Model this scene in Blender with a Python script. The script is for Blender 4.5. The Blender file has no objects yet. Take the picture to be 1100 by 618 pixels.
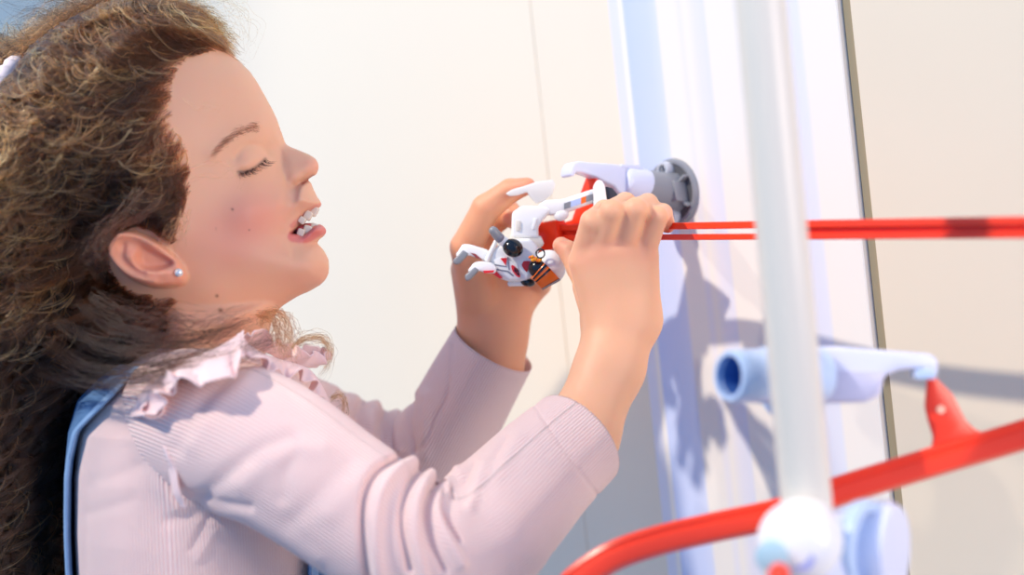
import bpy, bmesh, math, random
import numpy as np
from mathutils import Vector, Matrix

# ---------------------------------------------------------------- frame helpers
# metres; the camera looks along +Y; at y=0 one metre spans 1700 photo pixels
S = 1700.0
CX, CY = 550.0, 309.0
CZ = 0.97
rng = np.random.default_rng(7)
scene = bpy.context.scene


def P(px, py, y=0.0):
    k = (1.0 + y) / S
    return np.array([(px - CX) * k, y, CZ + (CY - py) * k])


def U(px, py, y):
    """photo pixel of something at depth y -> the same spot in y=0 pixels"""
    return CX + (px - CX) * (1 + y), CY + (py - CY) * (1 + y)


def UL(pts, y):
    return [U(a, b, y) for a, b in pts]


def lin(r, g, b):
    f = lambda c: (c / 255) / 12.92 if c <= 10 else (((c / 255) + 0.055) / 1.055) ** 2.4
    return (f(r), f(g), f(b), 1.0)


# ---------------------------------------------------------------- materials
def new_mat(name):
    m = bpy.data.materials.new(name)
    m.use_nodes = True
    nt = m.node_tree
    b = nt.nodes.get('Principled BSDF')
    return m, nt, b


def plain(name, col, rough=0.45, spec=0.5, noise=0.0, scale=40, sss=0.0, sss_r=(1, .4, .3), bump=0.0, metal=0.0, coat=0.0):
    m, nt, b = new_mat(name)
    b.inputs['Base Color'].default_value = col
    b.inputs['Roughness'].default_value = rough
    b.inputs['Specular IOR Level'].default_value = spec
    b.inputs['Metallic'].default_value = metal
    b.inputs['Coat Weight'].default_value = coat
    if sss:
        b.inputs['Subsurface Weight'].default_value = sss
        b.inputs['Subsurface Radius'].default_value = sss_r
        b.inputs['Subsurface Scale'].default_value = 0.004
    if noise or bump:
        tc = nt.nodes.new('ShaderNodeTexCoord')
        nz = nt.nodes.new('ShaderNodeTexNoise')
        nz.inputs['Scale'].default_value = scale
        nz.inputs['Detail'].default_value = 4
        nt.links.new(tc.outputs['Object'], nz.inputs['Vector'])
        if noise:
            mx = nt.nodes.new('ShaderNodeMix')
            mx.data_type = 'RGBA'
            mx.inputs[6].default_value = tuple(c * (1 - noise) for c in col[:3]) + (1,)
            mx.inputs[7].default_value = tuple(min(1, c * (1 + noise)) for c in col[:3]) + (1,)
            nt.links.new(nz.outputs['Fac'], mx.inputs[0])
            nt.links.new(mx.outputs[2], b.inputs['Base Color'])
        if bump:
            bp = nt.nodes.new('ShaderNodeBump')
            bp.inputs['Strength'].default_value = bump
            bp.inputs['Distance'].default_value = 0.001
            nt.links.new(nz.outputs['Fac'], bp.inputs['Height'])
            nt.links.new(bp.outputs['Normal'], b.inputs['Normal'])
    return m


# ---------------------------------------------------------------- object helpers
def link(o):
    scene.collection.objects.link(o)
    return o


def base_of(parent):
    v = np.zeros(3)
    while parent is not None:
        v = v + np.array(parent.location)
        parent = parent.parent
    return v


def mesh_obj(name, V, F, mat, parent=None, uv=None, col=None, smooth=True, origin=None, mats=None, fmat=None):
    V = np.asarray(V, dtype=np.float64)
    if origin is None:
        origin = np.zeros(3) if parent is not None else V.mean(axis=0)
    else:
        origin = np.asarray(origin)
        if parent is not None:
            origin = origin - base_of(parent)
    V = V - base_of(parent) - origin
    me = bpy.data.meshes.new(name)
    if isinstance(F, np.ndarray):
        n, k = F.shape
        me.vertices.add(len(V))
        me.vertices.foreach_set('co', V.astype(np.float32).ravel())
        me.loops.add(n * k)
        me.loops.foreach_set('vertex_index', F.astype(np.int32).ravel())
        me.polygons.add(n)
        me.polygons.foreach_set('loop_start', np.arange(0, n * k, k, dtype=np.int32))
        me.update(calc_edges=True)
        me.validate()
    else:
        me.from_pydata([tuple(v) for v in V], [], [tuple(int(i) for i in f) for f in F])
        me.update()
    for mm in (mats or [mat]):
        me.materials.append(mm)
    if fmat is not None:
        me.polygons.foreach_set('material_index', np.asarray(fmat, dtype=np.int32))
    if smooth:
        me.polygons.foreach_set('use_smooth', np.ones(len(me.polygons), dtype=bool))
    if uv is not None:
        lay = me.uv_layers.new(name='UVMap')
        vi = np.empty(len(me.loops), dtype=np.int32)
        me.loops.foreach_get('vertex_index', vi)
        lay.data.foreach_set('uv', np.asarray(uv, dtype=np.float32)[vi].ravel())
    if col is not None:
        at = me.color_attributes.new('Col', 'FLOAT_COLOR', 'POINT')
        c4 = np.ones((len(V), 4), dtype=np.float32)
        c4[:, :3] = col
        at.data.foreach_set('color', c4.ravel())
    o = bpy.data.objects.new(name, me)
    o.location = origin
    link(o)
    if parent is not None:
        o.parent = parent
    return o


def empty(name, loc):
    o = bpy.data.objects.new(name, None)
    o.empty_display_size = 0.02
    o.location = loc
    return link(o)


def tag(o, label=None, cat=None, group=None, kind=None):
    if label: o['label'] = label
    if cat: o['category'] = cat
    if group: o['group'] = group
    if kind: o['kind'] = kind
    return o


class MB:
    """collects shapes into one mesh"""
    def __init__(self):
        self.V, self.F, self.M, self.n = [], [], [], 0

    def add(self, V, F, mi=0):
        V = np.asarray(V, dtype=float)
        self.V.append(V)
        for f in F:
            self.F.append(tuple(int(i) + self.n for i in f))
            self.M.append(mi)
        self.n += len(V)
        return self

    def build(self, name, mat, parent=None, smooth=True, origin=None, mats=None, angle=40):
        o = mesh_obj(name, np.concatenate(self.V), self.F, mat, parent, smooth=smooth, origin=origin, mats=mats, fmat=self.M)
        if smooth and angle:
            bm = bmesh.new(); bm.from_mesh(o.data)
            a = math.radians(angle)
            for e in bm.edges:
                if len(e.link_faces) == 2 and e.calc_face_angle(0) > a:
                    e.smooth = False
            bm.to_mesh(o.data); bm.free()
        return o


def frame_from(axis, up=(0, 0, 1)):
    a = np.asarray(axis, float); a = a / np.linalg.norm(a)
    u = np.asarray(up, float)
    if abs(a @ u) / np.linalg.norm(u) > .98: u = np.array([1., 0, 0])
    s = np.cross(u, a); s /= np.linalg.norm(s)
    t = np.cross(a, s)
    return a, s, t


def lathe(center, axis, prof, n=40, cap=True, squash=1.0, up=(0, 0, 1)):
    """prof: list of (distance along axis, radius)"""
    a, s, t = frame_from(axis, up)
    c = np.asarray(center, float)
    V, F = [], []
    for (h, r) in prof:
        for i in range(n):
            q = 2 * math.pi * i / n
            V.append(c + a * h + (s * math.cos(q) * squash + t * math.sin(q)) * r)
    m = len(prof)
    for j in range(m - 1):
        for i in range(n):
            k = (i + 1) % n
            F.append((j * n + i, j * n + k, (j + 1) * n + k, (j + 1) * n + i))
    if cap:
        F.append(tuple(range(n - 1, -1, -1)))
        F.append(tuple((m - 1) * n + i for i in range(n)))
    return V, F


def capsule(a, b, ra, rb, n=20, m=7):
    a = np.asarray(a, float); b = np.asarray(b, float)
    L = np.linalg.norm(b - a)
    prof = []
    for i in range(m + 1):
        q = math.pi / 2 * (1 - i / m)
        prof.append((-ra * math.sin(q), max(ra * math.cos(q), 1e-5)))
    for i in range(m + 1):
        q = math.pi / 2 * i / m
        prof.append((L + rb * math.sin(q), max(rb * math.cos(q), 1e-5)))
    return lathe(a, b - a, prof, n)


def ellipsoid(c, axes, n=28, m=18):
    """axes: three vectors"""
    A = np.asarray(axes, float)
    V, F = [], []
    for j in range(m + 1):
        ph = math.pi * j / m
        for i in range(n):
            th = 2 * math.pi * i / n
            v = np.array([math.sin(ph) * math.cos(th), math.sin(ph) * math.sin(th), math.cos(ph)])
            V.append(np.asarray(c) + v @ A)
    for j in range(m):
        for i in range(n):
            k = (i + 1) % n
            F.append((j * n + i, (j + 1) * n + i, (j + 1) * n + k, j * n + k))
    return V, F


def prism(poly3, off, bevel=0.0, seg=2):
    """closed polygon of 3-D points pushed by vector off; edges rounded"""
    bm = bmesh.new()
    off = np.asarray(off, float)
    a = [bm.verts.new(tuple(p)) for p in poly3]
    b = [bm.verts.new(tuple(np.asarray(p) + off)) for p in poly3]
    n = len(a)
    bm.faces.new(a); bm.faces.new(b[::-1])
    for i in range(n):
        k = (i + 1) % n
        bm.faces.new((a[k], a[i], b[i], b[k]))
    bmesh.ops.recalc_face_normals(bm, faces=bm.faces)
    if bevel:
        bmesh.ops.bevel(bm, geom=list(bm.edges), offset=bevel, segments=seg, affect='EDGES', profile=.5, clamp_overlap=True)
    bm.verts.index_update()
    V = [tuple(v.co) for v in bm.verts]
    F = [tuple(v.index for v in f.verts) for f in bm.faces]
    bm.free()
    return V, F


def catmull(pts, per=8, closed=False):
    pts = np.asarray(pts, float)
    n = len(pts)
    out = []
    rngi = range(n) if closed else range(n - 1)
    for i in rngi:
        p1 = pts[i]; p2 = pts[(i + 1) % n]
        p0 = pts[i - 1] if (closed or i > 0) else 2 * p1 - p2
        p3 = pts[(i + 2) % n] if (closed or i + 2 < n) else 2 * p2 - p1
        for j in range(per):
            t = j / per
            out.append(.5 * ((2 * p1) + (-p0 + p2) * t + (2 * p0 - 5 * p1 + 4 * p2 - p3) * t * t + (-p0 + 3 * p1 - 3 * p2 + p3) * t ** 3))
    if not closed:
        out.append(pts[-1])
    return np.array(out)


def resample(pts, n):
    pts = np.asarray(pts, float)
    d = np.r_[0, np.cumsum(np.linalg.norm(np.diff(pts[:, :3], axis=0), axis=1))]
    t = np.linspace(0, d[-1], n)
    return np.stack([np.interp(t, d, pts[:, k]) for k in range(pts.shape[1])], axis=1)


def sweep(path, prof, up=(0, 0, 1), closed_prof=True, cap=True, scale=None):
    """sweep a 2-D profile (side, up) along a 3-D path with a fixed up direction"""
    path = np.asarray(path, float); prof = np.asarray(prof, float)
    n, m = len(path), len(prof)
    T = np.gradient(path, axis=0)
    V = []
    for i in range(n):
        t = T[i] / np.linalg.norm(T[i])
        s = np.cross(t, up); s /= np.linalg.norm(s)
        w = np.cross(s, t)
        k = 1 if scale is None else scale[i]
        for (a, b) in prof:
            V.append(path[i] + (s * a + w * b) * k)
    F = []
    mm = m if closed_prof else m - 1
    for i in range(n - 1):
        for j in range(mm):
            k = (j + 1) % m
            F.append((i * m + j, i * m + k, (i + 1) * m + k, (i + 1) * m + j))
    if cap and closed_prof:
        F.append(tuple(range(m - 1, -1, -1)))
        F.append(tuple((n - 1) * m + j for j in range(m)))
    return V, F


# ---------------------------------------------------------------- implicit surfaces
def surface_nets(F, origin, h):
    F = F.astype(np.float32)
    s = F < 0
    nx, ny, nz = F.shape
    cnt = np.zeros((nx - 1, ny - 1, nz - 1), np.int8)
    for a in (0, 1):
        for b in (0, 1):
            for c in (0, 1):
                cnt += s[a:nx - 1 + a, b:ny - 1 + b, c:nz - 1 + c]
    mixed = (cnt > 0) & (cnt < 8)
    idx = -np.ones(mixed.shape, np.int64)
    I, J, K = np.nonzero(mixed)
    idx[I, J, K] = np.arange(len(I))
    acc = np.zeros((len(I), 3)); num = np.zeros(len(I))
    for ax in range(3):
        o1, o2 = [(1, 2), (0, 2), (0, 1)][ax]
        for p in (0, 1):
            for q in (0, 1):
                d0 = [0, 0, 0]; d0[o1] = p; d0[o2] = q
                d1 = list(d0); d1[ax] = 1
                f0 = F[I + d0[0], J + d0[1], K + d0[2]]
                f1 = F[I + d1[0], J + d1[1], K + d1[2]]
                cr = (f0 < 0) != (f1 < 0)
                t = np.where(cr, f0 / np.where(cr, f0 - f1, 1), 0)
                pos = np.tile(np.array(d0, float), (len(I), 1))
                pos[:, ax] += t
                acc[cr] += pos[cr]; num[cr] += 1
    V = np.stack([I, J, K], 1) + acc / num[:, None]
    V = np.asarray(origin) + V * h
    faces = []
    for ax in range(3):
        sl0 = [slice(1, -1)] * 3; sl1 = [slice(1, -1)] * 3
        sl0[ax] = slice(0, -1); sl1[ax] = slice(1, None)
        a = s[tuple(sl0)]; b = s[tuple(sl1)]
        for flip in (0, 1):
            m = (a & ~b) if not flip else (~a & b)
            ii = np.argwhere(m)
            for k in range(3):
                if k != ax: ii[:, k] += 1
            o1, o2 = [(1, 2), (2, 0), (0, 1)][ax]
            def g(da, db):
                c = ii.copy(); c[:, o1] -= da; c[:, o2] -= db
                return idx[c[:, 0], c[:, 1], c[:, 2]]
            q = np.stack([g(1, 1), g(0, 1), g(0, 0), g(1, 0)], 1)
            if flip: q = q[:, ::-1]
            faces.append(q)
    Fq = np.concatenate(faces)
    Fq = Fq[(Fq >= 0).all(axis=1)]
    return V, Fq


def smooth_mesh(V, F, it=2, lam=.5):
    for k in range(it):
        acc = np.zeros_like(V); n = np.zeros(len(V))
        for j in range(4):
            a, b = F[:, j], F[:, (j + 1) % 4]
            for c in range(3):
                acc[:, c] += np.bincount(a, V[b, c], len(V)) + np.bincount(b, V[a, c], len(V))
            n += np.bincount(a, minlength=len(V)) + np.bincount(b, minlength=len(V))
        V = V + lam * (acc / n[:, None] - V)
    return V


def smin(a, b, k):
    h = np.clip(.5 + .5 * (b - a) / k, 0, 1)
    return b + (a - b) * h - k * h * (1 - h)


def smax(a, b, k):
    return -smin(-a, -b, k)


def rcone(X, a, b, ra, rb, ysc=1.0):
    a = np.asarray(a, float); b = np.asarray(b, float)
    sc = np.array([1, ysc, 1])
    d = (b - a) * sc
    L = d @ d + 1e-12
    q = [(X[i] - a[i]) * sc[i] for i in range(3)]
    t = np.clip((q[0] * d[0] + q[1] * d[1] + q[2] * d[2]) / L, 0, 1)
    return np.sqrt((q[0] - t * d[0]) ** 2 + (q[1] - t * d[1]) ** 2 + (q[2] - t * d[2]) ** 2) - (ra + (rb - ra) * t)


def poly_sd(X, Y, pts, per=6, smooth=True):
    """signed distance (positive inside) of pixel maps to a smoothed outline"""
    p = catmull(pts, per, True) if smooth else np.asarray(pts, float)
    n = len(p)
    d2 = np.full(X.shape, 1e12)
    inside = np.zeros(X.shape, bool)
    for i in range(n):
        a = p[i]; b = p[(i + 1) % n]
        e = b - a
        L = e @ e
        if L < 1e-9: continue
        t = np.clip(((X - a[0]) * e[0] + (Y - a[1]) * e[1]) / L, 0, 1)
        d2 = np.minimum(d2, (X - a[0] - t * e[0]) ** 2 + (Y - a[1] - t * e[1]) ** 2)
        c = (a[1] > Y) != (b[1] > Y)
        if e[1] != 0:
            inside ^= c & (X < a[0] + (Y - a[1]) * e[0] / e[1])
    d = np.sqrt(d2)
    return np.where(inside, d, -d)


def line_d(X, Y, pts, per=6):
    p = catmull(pts, per) if per > 1 else np.asarray(pts, float)
    d2 = np.full(X.shape, 1e12)
    for i in range(len(p) - 1):
        a = p[i]; e = p[i + 1] - a
        L = e @ e + 1e-12
        t = np.clip(((X - a[0]) * e[0] + (Y - a[1]) * e[1]) / L, 0, 1)
        d2 = np.minimum(d2, (X - a[0] - t * e[0]) ** 2 + (Y - a[1] - t * e[1]) ** 2)
    return np.sqrt(d2)


def sstep(x, a, b):
    t = np.clip((x - a) / (b - a), 0, 1)
    return t * t * (3 - 2 * t)
# ================================================================ the room
ROLL = math.radians(6.0)                      # the photo is taken with the camera turned 6 degrees
UPV = np.array([-math.sin(ROLL), 0, math.cos(ROLL)])   # true vertical, in the camera's frame
CAM = np.array([0, -1.0, CZ])
W0 = P(727, 207, 0.10)
wn = np.array([-.766, -.643, 0.0]); wn[2] = -(wn[0] * UPV[0]) / UPV[2]; wn /= np.linalg.norm(wn)
wu = np.cross(wn, UPV); wu /= np.linalg.norm(wu)
if wu[0] < 0: wu = -wu


def on_wall(px, py, off=0.0):
    d = P(px, py, 0) - CAM
    t = ((W0 + wn * off - CAM) @ wn) / (d @ wn)
    return CAM + d * t


def wall_uv(px, py):
    q = on_wall(px, py) - W0
    return q @ wu, q @ UPV


def W(u, v, off=0.0):
    return W0 + wu * u + UPV * v + wn * off


u_joint = wall_uv(590, 200)[0]
u_strip = wall_uv(690, 330)[0]
u_seam0 = wall_uv(934, 309)[0]
u_seam1 = wall_uv(944.5, 309)[0]
V0, V1 = -1.02, 1.5

wall_cream = plain('cream_wall_paint', lin(246, 234, 212), rough=.6, spec=.25, noise=.015, scale=6)
wall_beige = plain('beige_wall_paint', lin(233, 219, 195), rough=.55, spec=.3, noise=.02, scale=9)
seam_mat = plain('taupe_joint_strip', lin(160, 147, 120), rough=.6, spec=.2)
floor_mat = plain('grey_floor_vinyl', lin(190, 182, 172), rough=.4, noise=.06, scale=14)

# white strip wall with pale blue and lilac bands
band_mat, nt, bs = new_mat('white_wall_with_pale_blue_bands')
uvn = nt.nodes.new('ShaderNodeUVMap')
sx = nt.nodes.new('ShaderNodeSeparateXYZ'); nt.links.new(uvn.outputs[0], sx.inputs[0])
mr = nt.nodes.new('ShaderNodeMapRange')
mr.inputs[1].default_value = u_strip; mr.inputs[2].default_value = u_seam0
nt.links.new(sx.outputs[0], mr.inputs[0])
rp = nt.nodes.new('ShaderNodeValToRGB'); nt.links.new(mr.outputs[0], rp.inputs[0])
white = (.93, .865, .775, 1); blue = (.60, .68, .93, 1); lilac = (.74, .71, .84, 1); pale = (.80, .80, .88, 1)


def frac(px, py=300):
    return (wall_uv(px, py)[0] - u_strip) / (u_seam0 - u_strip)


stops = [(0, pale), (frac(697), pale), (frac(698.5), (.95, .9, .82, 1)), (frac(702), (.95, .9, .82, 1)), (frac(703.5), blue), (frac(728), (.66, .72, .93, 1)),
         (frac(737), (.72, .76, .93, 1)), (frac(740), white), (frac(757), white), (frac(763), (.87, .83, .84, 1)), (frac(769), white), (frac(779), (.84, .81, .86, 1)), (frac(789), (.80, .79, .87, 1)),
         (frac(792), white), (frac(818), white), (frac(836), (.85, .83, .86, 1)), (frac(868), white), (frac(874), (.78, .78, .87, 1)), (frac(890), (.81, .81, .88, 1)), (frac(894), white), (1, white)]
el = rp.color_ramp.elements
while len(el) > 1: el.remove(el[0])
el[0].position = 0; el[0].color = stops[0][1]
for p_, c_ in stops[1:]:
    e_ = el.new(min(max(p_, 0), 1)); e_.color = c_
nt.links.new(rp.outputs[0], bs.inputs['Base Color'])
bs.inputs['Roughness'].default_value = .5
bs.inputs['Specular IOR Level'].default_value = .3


def wall_panel(name, u0, u1, mat, off=0.0, thick=.03):
    quad = [W(u0, V0, off), W(u1, V0, off), W(u1, V1, off), W(u0, V1, off)]
    V, F = prism(quad, -wn * thick, .0008, 1)
    V = np.array(V)
    uv = np.stack([(V - W0) @ wu, (V - W0) @ UPV], 1)
    o = mesh_obj(name, V, F, mat, uv=uv, smooth=False, origin=W((u0 + u1) / 2, V0, off - thick / 2))
    return tag(o, kind='structure')


wall_panel('wall_left', -3.2, u_joint - .0002, wall_cream)
wall_panel('wall_center', u_joint + .0002, u_strip, wall_cream)
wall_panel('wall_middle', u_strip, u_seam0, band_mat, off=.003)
wall_panel('trim_1', u_seam0, u_seam1, seam_mat, off=-.002)
wall_panel('wall_right', u_seam1, wall_uv(1100, 309)[0] + .22, wall_beige)

# ---------------------------------------------------------------- plastics
grey_pl = plain('grey_plastic', lin(146, 146, 150), rough=.38, spec=.5)
dark_pl = plain('dark_grey_recess', lin(88, 88, 92), rough=.45)
lblue_pl = plain('pale_blue_plastic', lin(224, 226, 244), rough=.3, spec=.5, sss=.1, sss_r=(1, 1, 1))
blue_pl = plain('light_blue_plastic', lin(194, 213, 238), rough=.3, spec=.5)
bore_pl = plain('blue_bore', lin(70, 112, 178), rough=.4)
white_pl = plain('white_plastic', lin(244, 240, 236), rough=.3, spec=.5)
pole_pl = plain('white_pole_plastic', lin(228, 219, 202), rough=.32, spec=.5, noise=.01, scale=20)
red_pl = plain('orange_red_plastic', lin(255, 66, 32), rough=.28, spec=.5, sss=.08, sss_r=(1, .2, .1))
screw_mat = plain('grey_screw_metal', lin(150, 150, 155), rough=.3, metal=.6)

# ================================================================ wall bracket with its pale blue hook arm
ax = wn + np.array([.02, .03, .17]); ax /= np.linalg.norm(ax)
br = empty('wall_bracket', W0)
tag(br, 'grey round wall bracket with a pale blue hook arm above the raised hand', 'bracket')
R = .0240
m = MB(); m.add(*lathe(W0 + wn * .0, wn, [(0.0, R), (.0035, R), (.005, R * .985), (.0062, R * .94), (.0062, R * .86), (.0045, R * .82), (.0045, .004)], 56))
m0 = MB(); m0.add(*lathe(W0 + wu * .0045 - UPV * .001, wn, [(0, .0268), (.0016, .0268), (.0026, .0258), (.0026, .010)], 56)); m0.build('base_plate', plain('pale_grey_plastic', lin(206, 206, 212), rough=.4), br)
# three ribs and raised sector walls on the flange
for q in (100, 205, 330, 30):
    d = wu * math.cos(math.radians(q)) + UPV * math.sin(math.radians(q))
    s_ = np.cross(wn, d)
    b0 = W0 + wn * .004
    m.add(*prism([b0 + d * .009 + s_ * .001, b0 + d * R * .86 + s_ * .001, b0 + d * R * .86 - s_ * .001, b0 + d * .009 - s_ * .001], wn * .006, .0004, 1))
m.build('flange', grey_pl, br)
m = MB(); m.add(*lathe(W0 + wn * .0046, wn, [(0, R * .81), (.0003, R * .81)], 40)); m.build('flange_recess', dark_pl, br)
boss_pl = plain('light_grey_plastic', lin(208, 208, 212), rough=.35)
for (a_, b_) in ((-.0015, .0165), (.0005, -.0165)):
    c = W0 + wu * a_ + UPV * b_ + wn * .004
    k = MB(); k.add(*lathe(c, wn, [(0, .0058), (.0060, .0056), (.0068, .0050), (.0068, .0034), (.003, .0032), (.003, .0001)], 26, cap=False))
    so = k.build('screw_boss', boss_pl, br)
    k = MB(); k.add(*lathe(c + wn * .002, wn, [(0, .0027), (.003, .0027), (.0034, .0022), (.0034, .0012), (.0022, .0011), (.0022, .0001)], 6, cap=False)); k.build('screw', screw_mat, so)
m = MB()
m.add(*lathe(W0 + wn * .003, ax, [(0, .0150), (.004, .0140), (.010, .0128), (.030, .0122), (.032, .0116), (.032, .0001)], 44))
# saddle block beneath the collar
m.add(*prism([W0 + wn * .004 + wu * a + UPV * b for a, b in ((-.002, .006), (.014, .006), (.015, -.008), (-.002, -.010))], wn * .012 + UPV * .0015, .001, 2))
m.build('collar', grey_pl, br)
# arm: socket, tapering beam, down-turned hook; drawn in the plane of axis and up
pu = UPV - ax * (UPV @ ax); pu /= np.linalg.norm(pu)
ps = np.cross(ax, pu)
A0 = W0 + ax * .030
m = MB()
m.add(*lathe(A0, ax, [(0, .0108), (.001, .0116), (.003, .0120), (.021, .0110), (.023, .0104), (.024, .009), (.024, .0001)], 44))
m.build('arm_socket', lblue_pl, br)
m = MB()
def AP(a, b, s=0.0): return A0 + ax * a + pu * b + ps * s
prof = [(.006, .0118), (.020, .0112), (.040, .0098), (.058, .0080), (.066, .0078), (.0705, .0062), (.073, .002), (.0735, -.003), (.0700, -.0034), (.0685, .0002), (.062, .0008), (.050, -.0006), (.044, -.0026), (.034, -.0046), (.030, -.0085), (.020, -.0095), (.006, -.010)]
m.add(*prism([AP(a, b, -.0055) for a, b in prof], ps * .011, .0016, 3))
m.build('hook_arm', lblue_pl, br)
m = MB()
m.add(*prism([AP(a, b, -.0060) for a, b in ((.012, .0095), (.030, .0085), (.028, .0110), (.012, .0128))], ps * .012, .0008, 2))
m.build('arm_ridge', lblue_pl, br)
hook_tip = AP(.070, -.001)

# ================================================================ upper track
track_prof = np.array([(-.0030, -.0054), (.0026, -.0054), (.0030, -.0050), (.0030, -.0022), (.0026, -.0018), (-.0004, -.0014), (-.0004, .0008), (.0026, .0012), (.0030, .0018), (.0030, .0050), (.0026, .0054), (-.0030, .0054)])
LEFT = P(594, 250, .070); MIDT = P(700, 249, .0075); RIGHT = P(1100, 244.5, -.225); FARR = P(1250, 243, -.30)
tp = resample(catmull([LEFT, P(650, 249.5, .038), MIDT, P(835, 247.5, -.098), RIGHT, FARR], 10), 60)
tr = empty('toy_track', tp[0])
tag(tr, 'straight orange-red toy car track held in both hands, running level behind the white pole', 'toy track')
rail_u = np.array([(-.0030, .0012), (.0026, .0012), (.0030, .0016), (.0030, .0050), (.0026, .0054), (-.0030, .0054)])
rail_l = np.array([(-.0030, -.0054), (.0026, -.0054), (.0030, -.0050), (.0030, -.0022), (.0026, -.0018), (-.0030, -.0018)])
web_p = np.array([(-.0028, -.0022), (-.0008, -.0022), (-.0002, .0000), (-.0008, .0016), (-.0028, .0016)])
m = MB(); m.add(*sweep(tp, rail_u)); m.add(*sweep(tp, rail_l)); m.build('rail', red_pl, tr)
# the floor of the track is cut away in a long slot right of the hand
sl0 = int(np.argmin(np.abs(CX + tp[:, 0] / (1 + tp[:, 1]) * S - 688))); sl1 = int(np.argmin(np.abs(CX + tp[:, 0] / (1 + tp[:, 1]) * S - 812)))
m = MB(); m.add(*sweep(tp[:sl0 + 1], web_p)); m.build('web', red_pl, tr)
m = MB(); m.add(*sweep(tp[sl1:], web_p)); m.build('web', red_pl, tr)
# flat web behind the rail and the hanger clip that reaches up to the hook
m = MB()
d_t = (tp[6] - tp[0]); d_t /= np.linalg.norm(d_t); s_t = np.cross(d_t, (0, 0, 1)); s_t /= np.linalg.norm(s_t)
def TP(px, py, o=0.0): 
    # point on the vertical plane through the track's left end
    c = P(px, py, 0) - CAM; t = ((LEFT - CAM) @ s_t) / (c @ s_t); return CAM + c * t + s_t * o
clip = [(627, 186), (632, 184), (637, 190), (636, 214), (645, 238), (652, 244), (652, 262), (604, 262), (596, 258), (594, 246), (598, 240), (610, 236), (615, 222), (619, 208)]
m.add(*prism([TP(a, b, -.0035) for a, b in clip], s_t * -.0035, .0008, 2))
m.build('hanger_clip', red_pl, tr)
m = MB()
m.add(*prism([TP(a, b, -.0035) for a, b in ((581, 240), (604, 236), (606, 268), (598, 276), (582, 268))], s_t * .010, .0015, 2))
m.build('end_connector', red_pl, tr)

# ================================================================ white pole in front
pc0 = P(817, 0, -.25); 
pole_dir = P(817, 0, -.25) - P(868, 560, -.25); pole_dir /= np.linalg.norm(pole_dir)
pole_bot = pc0 + pole_dir * ((P(870, 590, -.252)[2] + .0176 * pole_dir[2] - pc0[2]) / pole_dir[2])
pole_top = pc0 + pole_dir * .25
Lp = np.linalg.norm(pole_top - pole_bot)
po = empty('pole', pole_bot); tag(po, 'upright white plastic pole standing in front of the orange-red tracks', 'pole')
m = MB(); m.add(*lathe(pole_bot, pole_dir, [(0, .0119), (.001, .0122), (Lp, .0122), (Lp + .001, .0119)], 48)); m.build('tube', pole_pl, po)

# ================================================================ pipe fitting behind the pole (nozzle left, hook arm right)
yF = -.200
fa = P(783, 404, yF - .022); fb = P(858, 404, yF)
fx = fa - fb; fl = np.linalg.norm(fx); fx /= fl
ft = empty('pipe_fitting', fb); tag(ft, 'pale blue pipe fitting on the pole with an open nozzle and a hook arm', 'pipe fitting')
m = MB()
m.add(*lathe(fb, fx, [(-.012, .0150), (0, .0155), (.0005, .0188), (.010, .0192), (.0115, .0184), (.0120, .0148), (.022, .0144), (.0225, .0136), (fl - .006, .0132), (fl - .001, .0128), (fl, .0121), (fl, .0102), (fl - .004, .0099)], 52, cap=False))
m.build('nozzle', blue_pl, ft)
m = MB(); m.add(*lathe(fb, fx, [(fl - .001, .0101), (fl - .014, .0096), (fl - .014, .0001)], 40, cap=False)); m.build('nozzle_bore', bore_pl, ft)
m = MB(); m.add(*lathe(fb + fx * .008 - np.array([0, 0, .002]), fx, [(-.004, .0196), (-.003, .0200), (.002, .0200), (.003, .0196)], 52)); m.build('clamp_ring', blue_pl, ft)
m = MB()
def FP(px, py, o=0.0): return P(px, py, yF + .004 + o)
m.add(*prism([FP(a, b) for a, b in ((858, 374), (896, 373), (960, 378), (1000, 381), (1008, 388), (1007, 405), (996, 402), (990, 396), (966, 398), (950, 404), (945, 426), (930, 433), (890, 434), (858, 434))], (.004, .016, 0), .002, 3))
m.build('hook_arm', lblue_pl, ft)
m = MB(); m.add(*prism([FP(a, b, -.003) for a, b in ((884, 398), (950, 400), (943, 424), (928, 431), (884, 432))], (0, .006, 0), .0015, 2)); m.build('arm_web', plain('lavender_plastic', lin(202, 200, 224), rough=.35), ft)
m = MB(); m.add(*prism([FP(a, b, -.002) for a, b in ((984, 397), (1006, 397), (1006, 408), (984, 408))], (0, .011, 0), .001, 2)); m.build('hook_catch', blue_pl, ft)

# ================================================================ lower track
lower = [P(604, 640, -.175), P(624, 620, -.177), P(660, 597, -.180), P(710, 580, -.182), P(770, 566, -.184), P(838, 551, -.186), P(897, 529, -.186), P(1000, 497, -.186), P(1100, 467, -.188), P(1240, 421, -.20)]
lp = resample(catmull(lower, 10), 80)
lt = empty('toy_track', lp[0]); tag(lt, 'curved orange-red toy car track sloping down to the left below the pipe fitting', 'toy track')
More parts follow.
